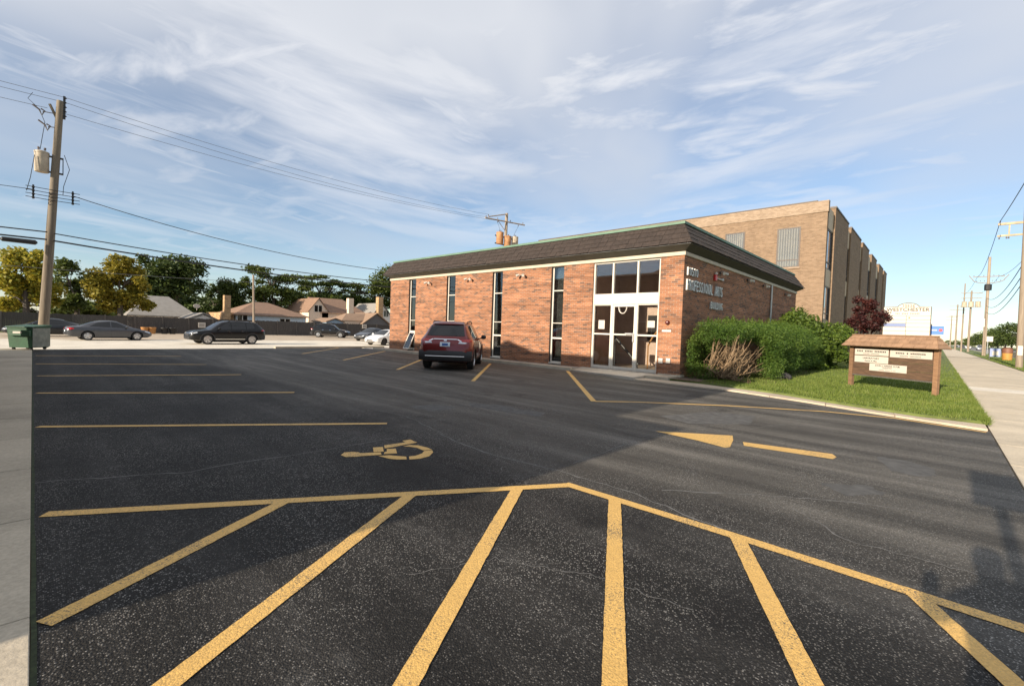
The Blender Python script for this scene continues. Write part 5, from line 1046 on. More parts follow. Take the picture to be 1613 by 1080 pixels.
# local x from right post to left post, local y towards the viewer is +y? front normal:
front = 1.0 if Vector((-sd_.y, sd_.x, 0)).dot(-sR) > 0 else -1.0
F = front
for x in (0.0, SW): MB().box(x-0.055, x+0.055, -0.055, 0.055, -0.1, 1.28).build('post', M['signwood'], t, local=True, bevel=0.006)
for k in range(4): z0 = 0.37+k*0.225; MB().box(0.056, SW-0.056, -0.02, 0.02, z0, z0+0.219).build('plank', M['signboard'], t, local=True, bevel=0.004)
MB().box(0.056, SW-0.056, -0.035, 0.035, 0.335, 0.369).build('bottom_rail', M['fencepost'], t, local=True)
def plate(x0, x1, z0, z1, lines):
    o = MB().box(x0, x1, F*0.0215 if F > 0 else -0.034, 0.034 if F > 0 else -0.0215, z0, z1).build('tenant_plate', M['signwhite'], t, local=True, bevel=0.003)
    for s, zc, h, m in lines:
        me = text_mesh(s, h*1.35, 0.0) if isinstance(s, str) else blur_mesh(s, h*0.8, h*0.75*(sum(s)+len(s))); xs_ = [v.co.x for v in me.vertices]; wd = max(xs_)-min(xs_); sc = min(1.0, (x1-x0)*0.86/wd)
        for v in me.vertices: v.co = Vector(((x0+x1)/2 - F*v.co.x*sc, F*0.0355, zc+v.co.y))
        me.materials.clear(); link_mesh('lettering', me, M[m], o)
xa = SW-0.10
plate(xa-0.98, xa, 0.98, 1.17, [((4,5,7), 1.10, 0.06, 'ink'), ((7,9), 1.025, 0.035, 'inkgrey')])
plate(xa-0.98, xa, 0.75, 0.955, [('LABORATORY', 0.885, 0.055, 'ink'), ('Dennis A. May', 0.805, 0.045, 'ink')])
plate(0.10, xa-1.02, 0.96, 1.16, [((5,1,8), 1.09, 0.06, 'ink'), ((7,9), 1.01, 0.04, 'inkgrey')])
plate(xa-1.48, xa-0.46, 0.52, 0.735, [('JOHN J. HARRIS, D.P.M.', 0.685, 0.05, 'ink'), ('PODIATRY', 0.625, 0.04, 'ink'), ((8,7,2,4), 0.56, 0.025, 'inkgrey')])
ov, ry, rz0, rz1 = 0.16, 0.26, 1.25, 1.58
mb = MB(); mb.hexa([(-ov,-ry,rz0),(SW+ov,-ry,rz0),(SW+ov,ry,rz0),(-ov,ry,rz0)], [(0.02,-0.03,rz1),(SW-0.02,-0.03,rz1),(SW-0.02,0.03,rz1),(0.02,0.03,rz1)]); mb.build('roof', M['signwood'], t, local=True)
for side_ in (1, -1):
    for k in range(3):
        t0, t1 = k/3, (k+1)/3+0.04; y0, y1 = ry*(1-t0)+0.03*t0, ry*(1-t1)+0.03*t1; z0, z1 = rz0+(rz1-rz0)*t0, rz0+(rz1-rz0)*min(t1,1.02)
        e0 = -ov+(ov+0.02)*t0; e1 = SW+ov-(ov+0.02)*t0; n = 9
        for i in range(n+1):
            u0 = e0+(e1-e0)*max(0,(i-(0.5 if k % 2 else 0.0)))/n; u1 = e0+(e1-e0)*min(n,(i+1-(0.5 if k % 2 else 0.0)))/n
            if u1-u0 < 0.03: continue
            th = random.uniform(0.016,0.024); c0_ = -ov+(ov+0.02)*min(t1,1); c1_ = SW+ov-(ov+0.02)*min(t1,1)
            b0, b1 = min(max(u0+0.004,c0_),c1_), max(min(u1-0.004,c1_),c0_)
            MB().hexa([(u0+0.004,side_*y0,z0-0.004),(u1-0.004,side_*y0,z0-0.004),(b1,side_*y1,z1),(b0,side_*y1,z1)], [(u0+0.004,side_*(y0+th*0.6),z0+th),(u1-0.004,side_*(y0+th*0.6),z0+th),(b1,side_*(y1+0.004),z1+0.008),(b0,side_*(y1+0.004),z1+0.008)]).build('roof_shingle', M['signroof'], t, local=True, fix=True)
for s_, x0_ in ((-1,-ov),(1,SW+ov)):
    for k in range(3):
        t0, t1 = k/3, min(1,(k+1)/3+0.04); X0, X1 = x0_-s_*(ov+0.02)*t0, x0_-s_*(ov+0.02)*t1; Y0, Y1 = ry*(1-t0)+0.03*t0, ry*(1-t1)+0.03*t1; z0, z1 = rz0+(rz1-rz0)*t0, rz0+(rz1-rz0)*t1
        MB().hexa([(X0,-Y0,z0),(X0,Y0,z0),(X1,Y1,z1),(X1,-Y1,z1)], [(X0+s_*0.015,-Y0,z0+0.02),(X0+s_*0.015,Y0,z0+0.02),(X1+s_*0.004,Y1,z1+0.008),(X1+s_*0.004,-Y1,z1+0.008)]).build('roof_shingle', M['signroof'], t, local=True, fix=True)
MB().box(-0.01, SW+0.01, -0.06, 0.06, rz1, rz1+0.03).build('ridge_cap', M['signroof'], t, local=True, bevel=0.01)
# ------------------------------------------------------------------ far pylon signs
PXs = 55.0
t = thing('pylon_sign', 'white arched pylon sign reading 10526 WESTCHESTER beyond the purple tree', 'sign', (PXs, 2.2, 0))
prof = [(0.65,0.9),(3.95,0.9),(3.95,4.78),(2.95,4.80)]+[(2.2+0.75*math.cos(a), 4.72+0.42*math.sin(a)) for a in np.linspace(0.12, math.pi-0.12, 12)]+[(1.45,4.80),(0.65,4.78)]
mb = MB(); mb.extr([(PXs,y,z) for y, z in prof], (0.35,0,0)); mb.build('cabinet', M['signwhite'], t, fix=True)
mb = MB(); mb.box(PXs+0.05,PXs+0.30,1.1,1.4,-0.1,0.9); mb.box(PXs+0.05,PXs+0.30,3.2,3.5,-0.1,0.9); mb.build('leg', M['bronze'], t)
mb = MB()
for z in (3.98,3.62,3.30,2.94,2.58,2.2,1.8): mb.box(PXs-0.015,PXs-0.001,0.66,3.94,z-0.012,z+0.012)
mb.box(PXs-0.015,PXs-0.001,2.29,2.32,1.0,3.968); mb.tube([(PXs-0.004,y,z) for y, z in prof+[prof[0]]], 0.035, 5); mb.build('divider', M['bronze'], t)
frame_text('lettering', '10526', 0.36, (PXs-0.012,2.2,4.86), (0,-1,0), (0,0,1), M['inkgrey'], t, base=Vector((PXs,2.2,0))); frame_text('lettering', 'WESTCHESTER', 0.42, (PXs-0.012,2.25,4.52), (0,-1,0), (0,0,1), M['ink'], t, base=Vector((PXs,2.2,0)), cond=1.05)
me = blur_mesh((3,4,6), 0.12, 1.7); me.transform(Matrix(((0,0,-1,-0.012),(-1,0,0,0.05),(0,1,0,4.18),(0,0,0,1)))); link_mesh('lettering', me, M['inkgrey'], t)
mb = MB(); mb.box(PXs-0.02,PXs-0.001,2.33,3.9,2.97,3.27); mb.build('blue_panel', M['blue2'], t)
mb = MB(); mb.lathe([(0.07,0),(0.07,-0.012)], (PXs-0.001,2.1,3.80), axis='x', n=12); mb.build('emblem', M['orange'], t)
PX2 = 58.0; q0, q1 = atx(1465,513,PX2), atx(1487,527,PX2)
t = thing('bank_sign', 'bright blue roadside sign with a red logo past the white pylon', 'sign', (PX2, (q0.y+q1.y)/2, 0))
mb = MB(); mb.box(PX2,PX2+0.25,q1.y,q0.y,q1.z-0.18,q0.z+0.16); mb.build('cabinet', M['signwhite'], t); mb = MB(); mb.box(PX2-0.012,PX2-0.001,q1.y+0.02,q0.y-0.02,q1.z,q0.z); mb.build('blue_face', M['blue'], t)
mb = MB(); mb.lathe([(0.14,0),(0.14,-0.01)], (PX2-0.013,q1.y+0.24,(q0.z+q1.z)/2), axis='x', n=12); mb.build('logo', M['red'], t); mb = MB(); mb.box(PX2-0.024,PX2-0.013,q0.y-0.50,q0.y-0.12,(q0.z+q1.z)/2-0.05,(q0.z+q1.z)/2+0.06); mb.build('white_print', M['signwhite'], t); mb = MB(); mb.tube([(PX2+0.12,(q0.y+q1.y)/2,-0.1),(PX2+0.12,(q0.y+q1.y)/2,q1.z-0.18)], 0.09, 8); mb.build('post', M['alu'], t)
# newspaper box, bin, small sign, barrier on the parkway
x = 70.5; t = thing('newspaper_box', 'dark newspaper box with white card on the parkway', 'newspaper box', (x,-4.35,0.03))
mb = MB(); mb.hexa([(x-0.25,-4.75,0.35),(x+0.25,-4.75,0.35),(x+0.25,-3.98,0.35),(x-0.25,-3.98,0.35)],[(x-0.1,-4.75,1.25),(x+0.25,-4.75,1.25),(x+0.25,-3.98,1.25),(x-0.1,-3.98,1.25)]); mb.build('cabinet', M['blue2'], t); mb = MB(); mb.box(x-0.28,x-0.252,-4.6,-4.15,0.5,0.95); mb.build('card', M['signwhite'], t); mb = MB(); mb.box(x-0.05,x+0.05,-4.0,-3.93,-0.05,1.2); mb.build('post', M['black'], t)
t = thing('litter_bin', 'tall brown and amber litter bin beside the newspaper box', 'bin', (x,-5.2,0.03)); mb = MB(); mb.lathe([(0.36,0),(0.38,0.1),(0.40,0.75)], (x,-5.25,0.03), n=18); mb.build('drum', plain('amber', (0.45,0.22,0.05), 0.6), t, smooth=True); mb = MB(); mb.lathe([(0.42,0),(0.42,0.45),(0.30,0.6)], (x,-5.25,0.79), n=18); mb.build('hood', plain('bin_brown', (0.17,0.07,0.04), 0.6), t, smooth=True)
p = Vector((112,-6.0,0)); t = thing('roadside_sign', 'small white rectangular sign on a thin post down the street', 'sign', p); mb = MB(); mb.box(p.x,p.x+0.04,p.y-0.6,p.y+0.6,2.2,3.1); mb.build('panel', M['signwhite'], t); mb = MB(); mb.tube([(p.x+0.07,p.y,-0.1),(p.x+0.07,p.y,3.0)], 0.05, 6); mb.build('post', M['alu'], t)
setp(MB().box(78,100,-7.75,-7.5,-0.1,0.75).build('concrete_barrier', M['concrete']), 'pale low concrete wall beside the street near the litter bin', 'wall')
# ------------------------------------------------------------------ fence and houses behind
fY = 63.0; ft = thing('board_fence', 'long dark board fence behind the gravel lot', 'fence', (10,fY,GZ))
xx = -14.0; k = 0
while xx < 62:
    mb = MB(); n = 16; wb_ = 2.4/n
    for i in range(n): mb.box(xx+i*wb_+0.002, xx+(i+1)*wb_-0.002, fY-random.uniform(0,0.015), fY+0.02, GZ+0.03, GZ+1.83+random.uniform(-0.03,0.03))
    mb.box(xx,xx+2.4,fY+0.021,fY+0.06,GZ+0.4,GZ+0.5); mb.box(xx,xx+2.4,fY+0.021,fY+0.06,GZ+1.4,GZ+1.5); mb.build('panel', M['fence'], ft)
    MB().box(xx-0.05,xx+0.05,fY-0.07,fY-0.016,GZ-0.05,GZ+1.9).build('post', M['fencepost'], ft); xx += 2.4; k += 1
for px, py, lab in ((318,512,'white notice board on the fence behind the black SUV'), (574,514,'white notice board on the fence near the brick corner')):
    p = aty(px, py, fY-0.09); t = setp(MB().box(p.x-0.36,p.x+0.36,fY-0.12,fY-0.075,p.z-0.30,p.z+0.30).build('fence_sign', M['signwhite'], bevel=0.01), lab, 'sign', 'notices on the fence'); mb = MB()
    for dz in (0.12,0.0,-0.12): mb.box(p.x-0.26,p.x+0.26,fY-0.126,fY-0.121,p.z+dz-0.03,p.z+dz+0.03)
    mb.build('print', M['inkgrey'], t)
for px, c_, lab in ((228,'orange','left clay planter by the fence'), (240,'orange','second clay planter by the fence'), (259,'black','left black tub by the fence'), (272,'black','right black tub by the fence')):
    p = aty(px, 520, fY-0.9); mb = MB(); mb.lathe([(0.26,0),(0.34,0.6),(0.36,0.62),(0.36,0.70),(0.30,0.70),(0.28,0.55)], (p.x,p.y,GZ), n=14); setp(mb.build('planter', M[c_], smooth=True), lab, 'planter', 'tubs along the fence')
def hip_house(name, label, x0, x1, y0, y1, z1, zr, roofm, wallm, hip=0.35, gable=None, ov=0.4, extras=None):
    t = thing(name, label, 'house' if 'house' in name else 'garage', ((x0+x1)/2,y0,GZ))
    mb = MB(); mb.box(x0,x1,y0,y1,GZ-0.1,z1); 
    xm, ym = (x0+x1)/2, (y0+y1)/2
    if gable == 'y': mb.extr([(x0,y0,z1),(x1,y0,z1),(xm,y0,zr-0.12)], (0,y1-y0,0))
    if gable == 'x': mb.extr([(x0,y0,z1),(x0,y1,z1),(x0,ym,zr-0.12)], (x1-x0,0,0))
    mb.build('wall', M[wallm], t, fix=True); r = MB()
    if gable == 'y':
        for s in (-1, 1):
            xe = xm+s*((x1-x0)/2+ov); ze = z1-ov*(zr-z1)/((x1-x0)/2); r.hexa([(xe,y0-ov,ze),(xm,y0-ov,zr),(xm,y1+ov,zr),(xe,y1+ov,ze)], [(xe,y0-ov,ze+0.14),(xm,y0-ov,zr+0.14),(xm,y1+ov,zr+0.14),(xe,y1+ov,ze+0.14)])
    elif gable == 'x':
        for s in (-1, 1):
            ye = ym+s*((y1-y0)/2+ov); ze = z1-ov*(zr-z1)/((y1-y0)/2); r.hexa([(x0-ov,ye,ze),(x0-ov,ym,zr),(x1+ov,ym,zr),(x1+ov,ye,ze)], [(x0-ov,ye,ze+0.14),(x0-ov,ym,zr+0.14),(x1+ov,ym,zr+0.14),(x1+ov,ye,ze+0.14)])
    else:
        h = min((x1-x0)*hip, (x1-x0)/2-0.05); b = [(x0-ov,y0-ov,z1),(x1+ov,y0-ov,z1),(x1+ov,y1+ov,z1),(x0-ov,y1+ov,z1)]; rd = [(x0+h,ym,zr),(x1-h,ym,zr)]
        bb = [(p[0],p[1],z1-0.12) for p in b]; r.add(b+rd+bb, [(0,1,5,4),(1,2,5),(2,3,4,5),(3,0,4),(6,9,8,7),(0,6,7,1),(1,7,8,2),(2,8,9,3),(3,9,6,0)])
    ro = r.build('roof', M[roofm], t, fix=True); return t, ro
def hwin(t, x, y, z, w, h, axis='y'):
    f = MB().box(x-w/2,x+w/2,y-0.04,y-0.001,z-h/2,z+h/2) if axis == 'y' else MB().box(x-0.04,x-0.001,y-w/2,y+w/2,z-h/2,z+h/2)
    o = f.build('window', M['white'], t)
    for s in (-1, 1):
        (MB().box(x+s*w/4-w/5,x+s*w/4+w/5,y-0.05,y-0.041,z-h/2+0.07,z+h/2-0.07) if axis == 'y' else MB().box(x-0.05,x-0.041,y+s*w/4-w/5,y+s*w/4+w/5,z-h/2+0.07,z+h/2-0.07)).build('pane', M['carglass'], o)
def chimney(t, x, y, z0, z1, w, m='chim'):
    MB().box(x-w/2,x+w/2,y-w/2,y+w/2,z0,z1).build('chimney', M[m], t)
def X_(px, Y): return aty(px, 500, Y).x
def Z_(px, py, Y): return aty(px, py, Y).z
# grey hipped bungalow on the left with a gabled garage in front
Y = 74; t, ro = hip_house('house', 'white bungalow with broad grey hip roof behind the golden tree', X_(205,Y), X_(322,Y)-1.0, Y, Y+10, Z_(250,497,Y), Z_(245,466,Y+5), 'roof_grey', 'siding_w', 0.32)
p = aty(310,482,Y+2); mb = MB(); mb.lathe([(0.40,-0.02),(0.42,0.0),(0.30,0.10),(0.05,0.15)], (p.x,p.y,p.z), axis='y', n=14); mb.v = [(x, y, p.z+(z-p.z)*0.72) for x, y, z in mb.v]; mb.tube([(p.x,p.y,p.z-0.6),(p.x,p.y,p.z)], 0.03, 6); mb.build('satellite_dish', M['signwhite'], ro, smooth=True)
Y = 67; t, ro = hip_house('garage', 'small white gabled garage with grey roof in front of the bungalow', X_(297,Y), X_(343,Y), Y, Y+6, Z_(320,504,Y), Z_(321,494,Y), 'roof_grey', 'siding_w', gable='y', ov=0.25)
Y = 70; t, ro = hip_house('house', 'low brown roofed house with pale blue side wall and tall chimney', X_(372,Y), X_(482,Y), Y, Y+10, Z_(430,497,Y), Z_(425,477,Y+5), 'roof_brown', 'siding_lb', 0.40)
hwin(t, X_(378,Y)+0.3, Y, Z_(378,502,Y), 1.3, 1.2); hwin(t, X_(449,Y), Y, Z_(449,507,Y)+0.15, 1.5, 0.7); MB().box(X_(352,Y), X_(371,Y)-0.02, Y+0.5, Y+9, GZ-0.1, Z_(360,492,Y)).build('brick_wing', M['chim'], t); chimney(t, X_(357,Y), Y+0.0, GZ, Z_(357,465,Y), 0.75)
MB().box(X_(373,Y), X_(412,Y), Y-0.03, Y-0.002, GZ, Z_(395,497,Y)-0.13).build('front_panel', M['siding_w'], t) if False else None
Y = 84; t, ro = hip_house('house', 'cream gabled house with long brown roof in front of the big trees', X_(486,Y), X_(517,Y), Y, Y+11, Z_(500,490,Y), Z_(501,470,Y), 'roof_brown', 'siding_cream', gable='y', ov=0.2); hwin(t, X_(501,Y), Y, Z_(501,486,Y), 1.5, 1.3)
xa_, xb_ = X_(517,Y)-1.5, X_(580,Y); ym = Y+5.5; rr = MB(); rr.hexa([(xa_,Y-0.4,Z_(540,494,Y)),(xb_,Y-0.4,Z_(540,494,Y)),(xb_,Y+11.4,Z_(540,494,Y)),(xa_,Y+11.4,Z_(540,494,Y))],[(xa_,ym-0.1,Z_(530,471,ym)),(xb_-3.0,ym-0.1,Z_(530,471,ym)),(xb_-3.0,ym+0.1,Z_(530,471,ym)),(xa_,ym+0.1,Z_(530,471,ym))]); rr.build('roof', M['roof_brown'], t, fix=True); MB().box(xa_+0.3,xb_-0.3,Y,Y+11,GZ-0.1,Z_(540,494,Y)-0.01).build('wall', M['siding_cream'], t); chimney(t, X_(549,Y), Y-0.5, GZ, Z_(549,470,Y), 1.0, 'siding_cream')
Y = 68; t, ro = hip_house('garage', 'blue gabled garage just behind the fence', X_(515,Y), X_(541,Y), Y, Y+5, Z_(530,507,Y), Z_(529,502,Y), 'roof_tan', 'siding_b', gable='y', ov=0.2)
Y = 70; t, ro = hip_house('garage', 'dark grey gabled garage with tan roof near the brick corner', X_(573,Y), X_(612,Y), Y, Y+7, Z_(590,509,Y), Z_(594,494,Y), 'roof_tan', 'siding_g', gable='y', ov=0.3); rr = MB(); xa_, xb_ = X_(541,Y), X_(594,Y); rr.hexa([(xa_,Y+0.6,Z_(560,505,Y)),(xb_,Y+0.6,Z_(560,505,Y)),(xb_,Y+6.4,Z_(560,505,Y)),(xa_,Y+6.4,Z_(560,505,Y))],[(xa_+2.2,Y+3.4,Z_(575,494,Y)),(xb_,Y+3.4,Z_(594,494,Y)),(xb_,Y+3.6,Z_(594,494,Y)),(xa_+2.2,Y+3.6,Z_(575,494,Y))]); rr.build('side_roof', M['roof_tan'], t, fix=True); MB().box(xa_+0.2,xb_-1,Y+0.8,Y+6.2,GZ-0.1,Z_(560,505,Y)-0.01).build('side_wall', M['siding_cream'], t)
Y = 88; t, ro = hip_house('house', 'white steep gabled house with tall chimney beside the brick corner', X_(583,Y), X_(618,Y), Y, Y+10, Z_(600,500,Y), Z_(600,478,Y), 'roof_grey', 'siding_w', gable='y', ov=0.3); chimney(t, X_(595,Y), Y-0.6, GZ, Z_(595,468,Y), 1.1); hwin(t, X_(608,Y), Y, Z_(608,494,Y), 1.2, 1.4)
# ------------------------------------------------------------------ trees and shrubs
def leaf_mesh(name, blobs, n, size, m, parent, asp=0.55, shell=0.45, droop=0.0, ups=0.0):
    bl = np.array(blobs, float); vol = bl[:,3]*bl[:,4]*bl[:,5]; idx = RNG.choice(len(bl), n, p=vol**0.75/np.sum(vol**0.75)); b = bl[idx]
    d = RNG.normal(size=(n,3)); d /= np.linalg.norm(d, axis=1)[:,None]; rad = (shell+(1-shell)*RNG.random(n))*(1+0.10*RNG.normal(size=n))
    P = b[:,:3]+d*b[:,3:6]*rad[:,None]
    a = RNG.normal(size=(n,3)); a[:,2] = a[:,2]*0.6+ups; a /= np.linalg.norm(a, axis=1)[:,None]; c = RNG.normal(size=(n,3)); nrm = np.cross(a, c); nrm /= np.linalg.norm(nrm, axis=1)[:,None]; w = np.cross(nrm, a)
    s = size*RNG.uniform(0.6,1.35,n)[:,None]; V = np.stack([P-a*s, P+w*s*asp, P+a*s, P-w*s*asp], 1).astype(np.float32)
    me = bpy.data.meshes.new(name); me.vertices.add(4*n); me.vertices.foreach_set('co', V.reshape(-1)-np.tile(np.array(tuple(parent.location), dtype=np.float32), 4*n)); me.loops.add(4*n); me.loops.foreach_set('vertex_index', np.arange(4*n)); me.polygons.add(n)
    me.polygons.foreach_set('loop_start', np.arange(0,4*n,4)); me.polygons.foreach_set('loop_total', np.full(n,4)); me.update(); me.validate()
    return link_mesh(name, me, m, parent)
def tree(name, label, base, H, blobs, n, size, m, tr=0.25, group=None, cat='tree', trunk_top=None, sub=9, subr=0.50, shell=0.15):
    base = Vector(base); t = thing(name, label, cat, base, 0, group)
    tt = Vector(trunk_top) if trunk_top else base+Vector((0,0,H*0.55)); mb = MB()
    mb.tube([base-Vector((0,0,0.2)), base.lerp(tt,0.4)+Vector((0.08,0.05,0)), tt], [tr*1.25,tr,tr*0.55], 8)
    subs = []
    for (cx,cy,cz,rx,ry,rz) in blobs:
        s0 = base.lerp(tt, random.uniform(0.5,1.0)); e0 = Vector((cx,cy,cz)); mdp = s0.lerp(e0,0.5)+Vector((random.uniform(-.3,.3),random.uniform(-.3,.3),0.15*rz)); mb.tube([s0, mdp, e0], [tr*0.45,tr*0.28,tr*0.10], 6)
        for k in range(sub):
            a = Vector((random.gauss(0,1),random.gauss(0,1),random.gauss(0,1))).normalized(); q = 0.74*random.uniform(0.75,1.08); p = (cx+a.x*rx*q, cy+a.y*ry*q, cz+a.z*rz*q); f = subr*random.uniform(0.7,1.35); subs.append((*p, rx*f, ry*f, rz*f*0.8)); mb.tube([mdp, e0.lerp(Vector(p),0.5), p], [tr*0.2,tr*0.10,tr*0.03], 5)
    mb.build('trunk', M['bark'], t, smooth=True); leaf_mesh('crown', subs, n, size, M[m], t, shell=shell); return t
def blob_px(px, py, rpx, rpy, Y, ry=None):
    c = aty(px, py, Y); e = aty(px+rpx, py, Y); f = aty(px, py-rpy, Y); rx = abs(e.x-c.x); rz = abs(f.z-c.z); return (c.x, c.y, c.z, rx, ry or max(rx,rz)*0.9, rz)
def tree_px(name, label, pxb, Y, bl, n, size, m, tr=0.3, group='trees beyond the fence', **kw):
    b = [blob_px(*q, Y+random.uniform(-1,1)) for q in bl]; x = aty(pxb, 520, Y).x; H = max(q[2]+q[5] for q in b); top = (x, Y, min(q[2] for q in b)+0.5)
    return tree(name, label, (x,Y,GZ), H, b, n, size, M and m, tr, group, trunk_top=top, **kw)
tree_px('yellow_tree', 'yellow leaved tree at far left behind the utility pole', 40, 66, [(25,425,38,30),(60,420,30,30),(15,465,40,28),(70,462,35,28),(45,398,26,14)], 15000, 0.17, 'leaf_yellow', 0.28)
tree_px('dark_tree', 'small dark green tree between the two yellow trees', 120, 70, [(108,440,24,36),(128,460,22,30),(100,470,25,22)], 7000, 0.17, 'leaf_light', 0.25)
tree_px('golden_tree', 'rounded golden tree overhanging the fence above the grey sedan', 188, 65, [(175,430,32,26),(205,440,30,24),(150,455,26,26),(222,468,26,22),(185,470,40,24),(190,412,22,12)], 17000, 0.16, 'leaf_gold', 0.28)
tree_px('big_tree', 'large dark green tree behind the golden tree', 275, 92, [(270,420,45,26),(300,445,36,34),(245,450,34,36),(275,465,50,24),(240,412,22,16)], 15000, 0.26, 'leaf_green', 0.5)
tree_px('slim_tree', 'dark tree left of the broad topped tree', 345, 96, [(345,455,20,26),(362,450,16,24),(335,478,26,18),(375,475,20,20)], 7000, 0.24, 'leaf_green', 0.35)
tree_px('broad_tree', 'broad flat topped green tree behind the brown roofed house', 430, 96, [(425,432,40,13),(455,450,36,20),(400,452,26,20),(430,470,42,22),(465,478,24,18)], 12000, 0.25, 'leaf_light', 0.45, subr=0.42)
tree_px('umbrella_tree', 'flat crowned tree above the cream gabled house', 508, 106, [(500,442,32,10),(525,452,26,13),(485,462,24,16),(515,472,32,14)], 8500, 0.27, 'leaf_light', 0.4, subr=0.42)
tree_px('back_tree', 'leafy tree rising behind the steep white house', 590, 104, [(590,446,28,16),(612,438,26,22),(565,458,26,14),(600,470,36,20),(625,455,20,24)], 10000, 0.27, 'leaf_light', 0.4)
tree_px('hedge_tree', 'low dark green tree behind the roofs between the big trees', 545, 110, [(545,478,40,16),(480,490,34,16),(575,480,26,16),(440,490,40,16),(610,485,30,18)], 12000, 0.3, 'leaf_green', 0.3)
tree_px('hedge_tree', 'low dark foliage filling the gap behind the grey bungalow', 310, 104, [(310,485,50,20),(370,490,40,18),(240,492,40,18),(345,470,30,16),(270,480,40,20)], 13000, 0.3, 'leaf_green', 0.3)
tree_px('hedge_tree', 'low dark foliage behind the yellow trees at far left', 80, 80, [(30,487,60,18),(110,487,50,18),(190,492,60,16),(-30,480,40,20),(150,488,40,18)], 14000, 0.24, 'leaf_light', 0.3)
# trees down the street
for i, (px, x, top, m, lab) in enumerate([(1606,262,508,'leaf_green','nearest tall tree across the street at the right edge'), (1596,285,512,'leaf_light','lighter green tree across the street behind the litter bin'), (1586,310,512,'leaf_green','dark tree across the street between bin and pole'), (1574,340,516,'leaf_light','mid green tree farther across the street'), (1564,375,521,'leaf_green','green tree behind the second street pole'), (1553,410,525,'leaf_light','lower tree just past the second street pole'), (1544,450,526,'leaf_green','darker low tree by the small white sign'), (1532,520,531,'leaf_light','pale low tree far down the street'), (1506,600,536,'leaf_green','distant tree at the vanishing point of the street'), (1494,560,536,'leaf_light','distant tree left of the vanishing street'), (1520,640,534,'leaf_light','last distant tree between the far poles')]):
    p = atx(px, top, x); r = (p.z+0.5)/2.1
    b = [(x,p.y,r*1.15,r*1.2,r*1.2,r*0.9),(x+r*0.6,p.y+r*0.8,r*0.9,r*0.9,r*0.9,r*0.7),(x-r*0.6,p.y-r*0.8,r*0.85,r*0.9,r*0.9,r*0.7)]
    tree('street_tree', lab, (x,p.y,0), r*2, b, 4500, 0.065*r, m, 0.25, 'trees across the street')
# purple tree
b = [blob_px(1372,492,26,20,4.2), blob_px(1352,505,20,16,4.0), blob_px(1392,505,18,18,4.4), blob_px(1370,512,32,14,4.0)]
X0 = b[0][0]; b = [(36.5+(q[0]-X0)*0.16, q[1], HC+(q[2]-HC)*36.5/q[0], 1.15, 1.0, 0.95) for q in b]
cc = [(atx(px,py,37).y, atx(px,py,37).z) for px, py in ((1372,490),(1350,505),(1393,502),(1370,515),(1360,480))]
tree('purple_tree', 'small purple leaved tree at the corner of the tan office', (37.0,cc[0][0],0.08), 4, [(37,y,z,0.75,0.62,0.62) for y, z in cc]+[(37,cc[0][0],1.4,0.9,0.95,0.6)], 9000, 0.07, 'leaf_purple', 0.07, shell=0.1)
# yew hedge: clipped outer foliage, bare branches where the lower front is cut away
hd_ = thing('yew_hedge', 'big clipped yew hedge with bare cut branches along the brick side wall', 'hedge', (15.5,5.2,0.085))
hb = []
for x in np.arange(15.1, 25.5, 0.42):
    f = (x-15.1)/10.4; 
    for y, zc in ((5.5,1.62+0.22*f),(4.9,1.60+0.22*f)):
        hb.append((x+random.uniform(-.1,.1), y+random.uniform(-.1,.1), zc+random.uniform(-.08,.08), 0.45, 0.45, 0.36))
    if x > 16.9:
        for y, zc in ((4.3,1.15),(4.3,0.60),(4.55,1.5)): hb.append((x+random.uniform(-.1,.1), y-0.2*math.sin(f*3)+random.uniform(-.1,.1), zc+0.1*f+random.uniform(-.08,.08), 0.44, 0.42, 0.42))
for x, y, z in ((14.85,5.45,0.30),(14.8,5.75,0.32),(15.0,5.3,0.25),(16.6,4.0,0.38),(16.9,3.9,0.35),(17.2,4.0,0.6),(15.9,5.6,1.2)): hb.append((x,y,z,0.30,0.28,0.32))
for x in np.arange(14.95, 17.4, 0.3):
    for z in (0.5, 0.9, 1.25): hb.append((x, 5.95, z, 0.28, 0.14, 0.30))
leaf_mesh('foliage', hb, 125000, 0.042, M['leaf_yew'], hd_, asp=0.22, shell=0.5, ups=0.5)
spikes = [(x+random.uniform(-.2,.2), random.uniform(4.7,5.9), 1.95+0.2*(x-15)/10+random.uniform(0,0.1), 0.03, 0.03, 0.15) for x in np.arange(15.0,25.5,0.13)]
leaf_mesh('shoot', spikes, 3000, 0.035, M['leaf_bright'], hd_, asp=0.3, shell=0.0, ups=1.5)
bm_ = MB()
for k in range(135):
    rt = Vector((random.uniform(14.75,17.0),random.uniform(4.7,5.6),random.uniform(0.08,0.35))); a = random.uniform(-1.3,1.5); ln = random.uniform(0.6,1.6); el = random.uniform(0.0,1.35)
    d = Vector((math.sin(a)*math.cos(el)+0.1, -math.cos(a)*math.cos(el)*0.5, math.sin(el))); p = rt.copy(); pts_ = [p.copy()]
    for j in range(6): d = (d+Vector((random.uniform(-.5,.5),random.uniform(-.3,.25),random.uniform(-.35,.4)))).normalized(); p = p+d*ln/6; p.y = min(max(p.y, 4.1), 5.9); p.z = min(max(p.z, 0.12), 1.5); pts_.append(p.copy())
    r = random.uniform(0.008,0.034); bm_.tube(pts_, [r,r*0.92,r*0.82,r*0.7,r*0.55,r*0.4,r*0.2], 5)
    for j in (2,3,4,5):
        if random.random() < 0.8: e = pts_[j]+Vector((random.uniform(-.35,.35),random.uniform(-.2,.1),random.uniform(-0.05,.32))); bm_.tube([pts_[j], pts_[j].lerp(e,0.5)+Vector((random.uniform(-.04,.04),0,0.03)), e], [r*0.5,r*0.38,r*0.15], 4)
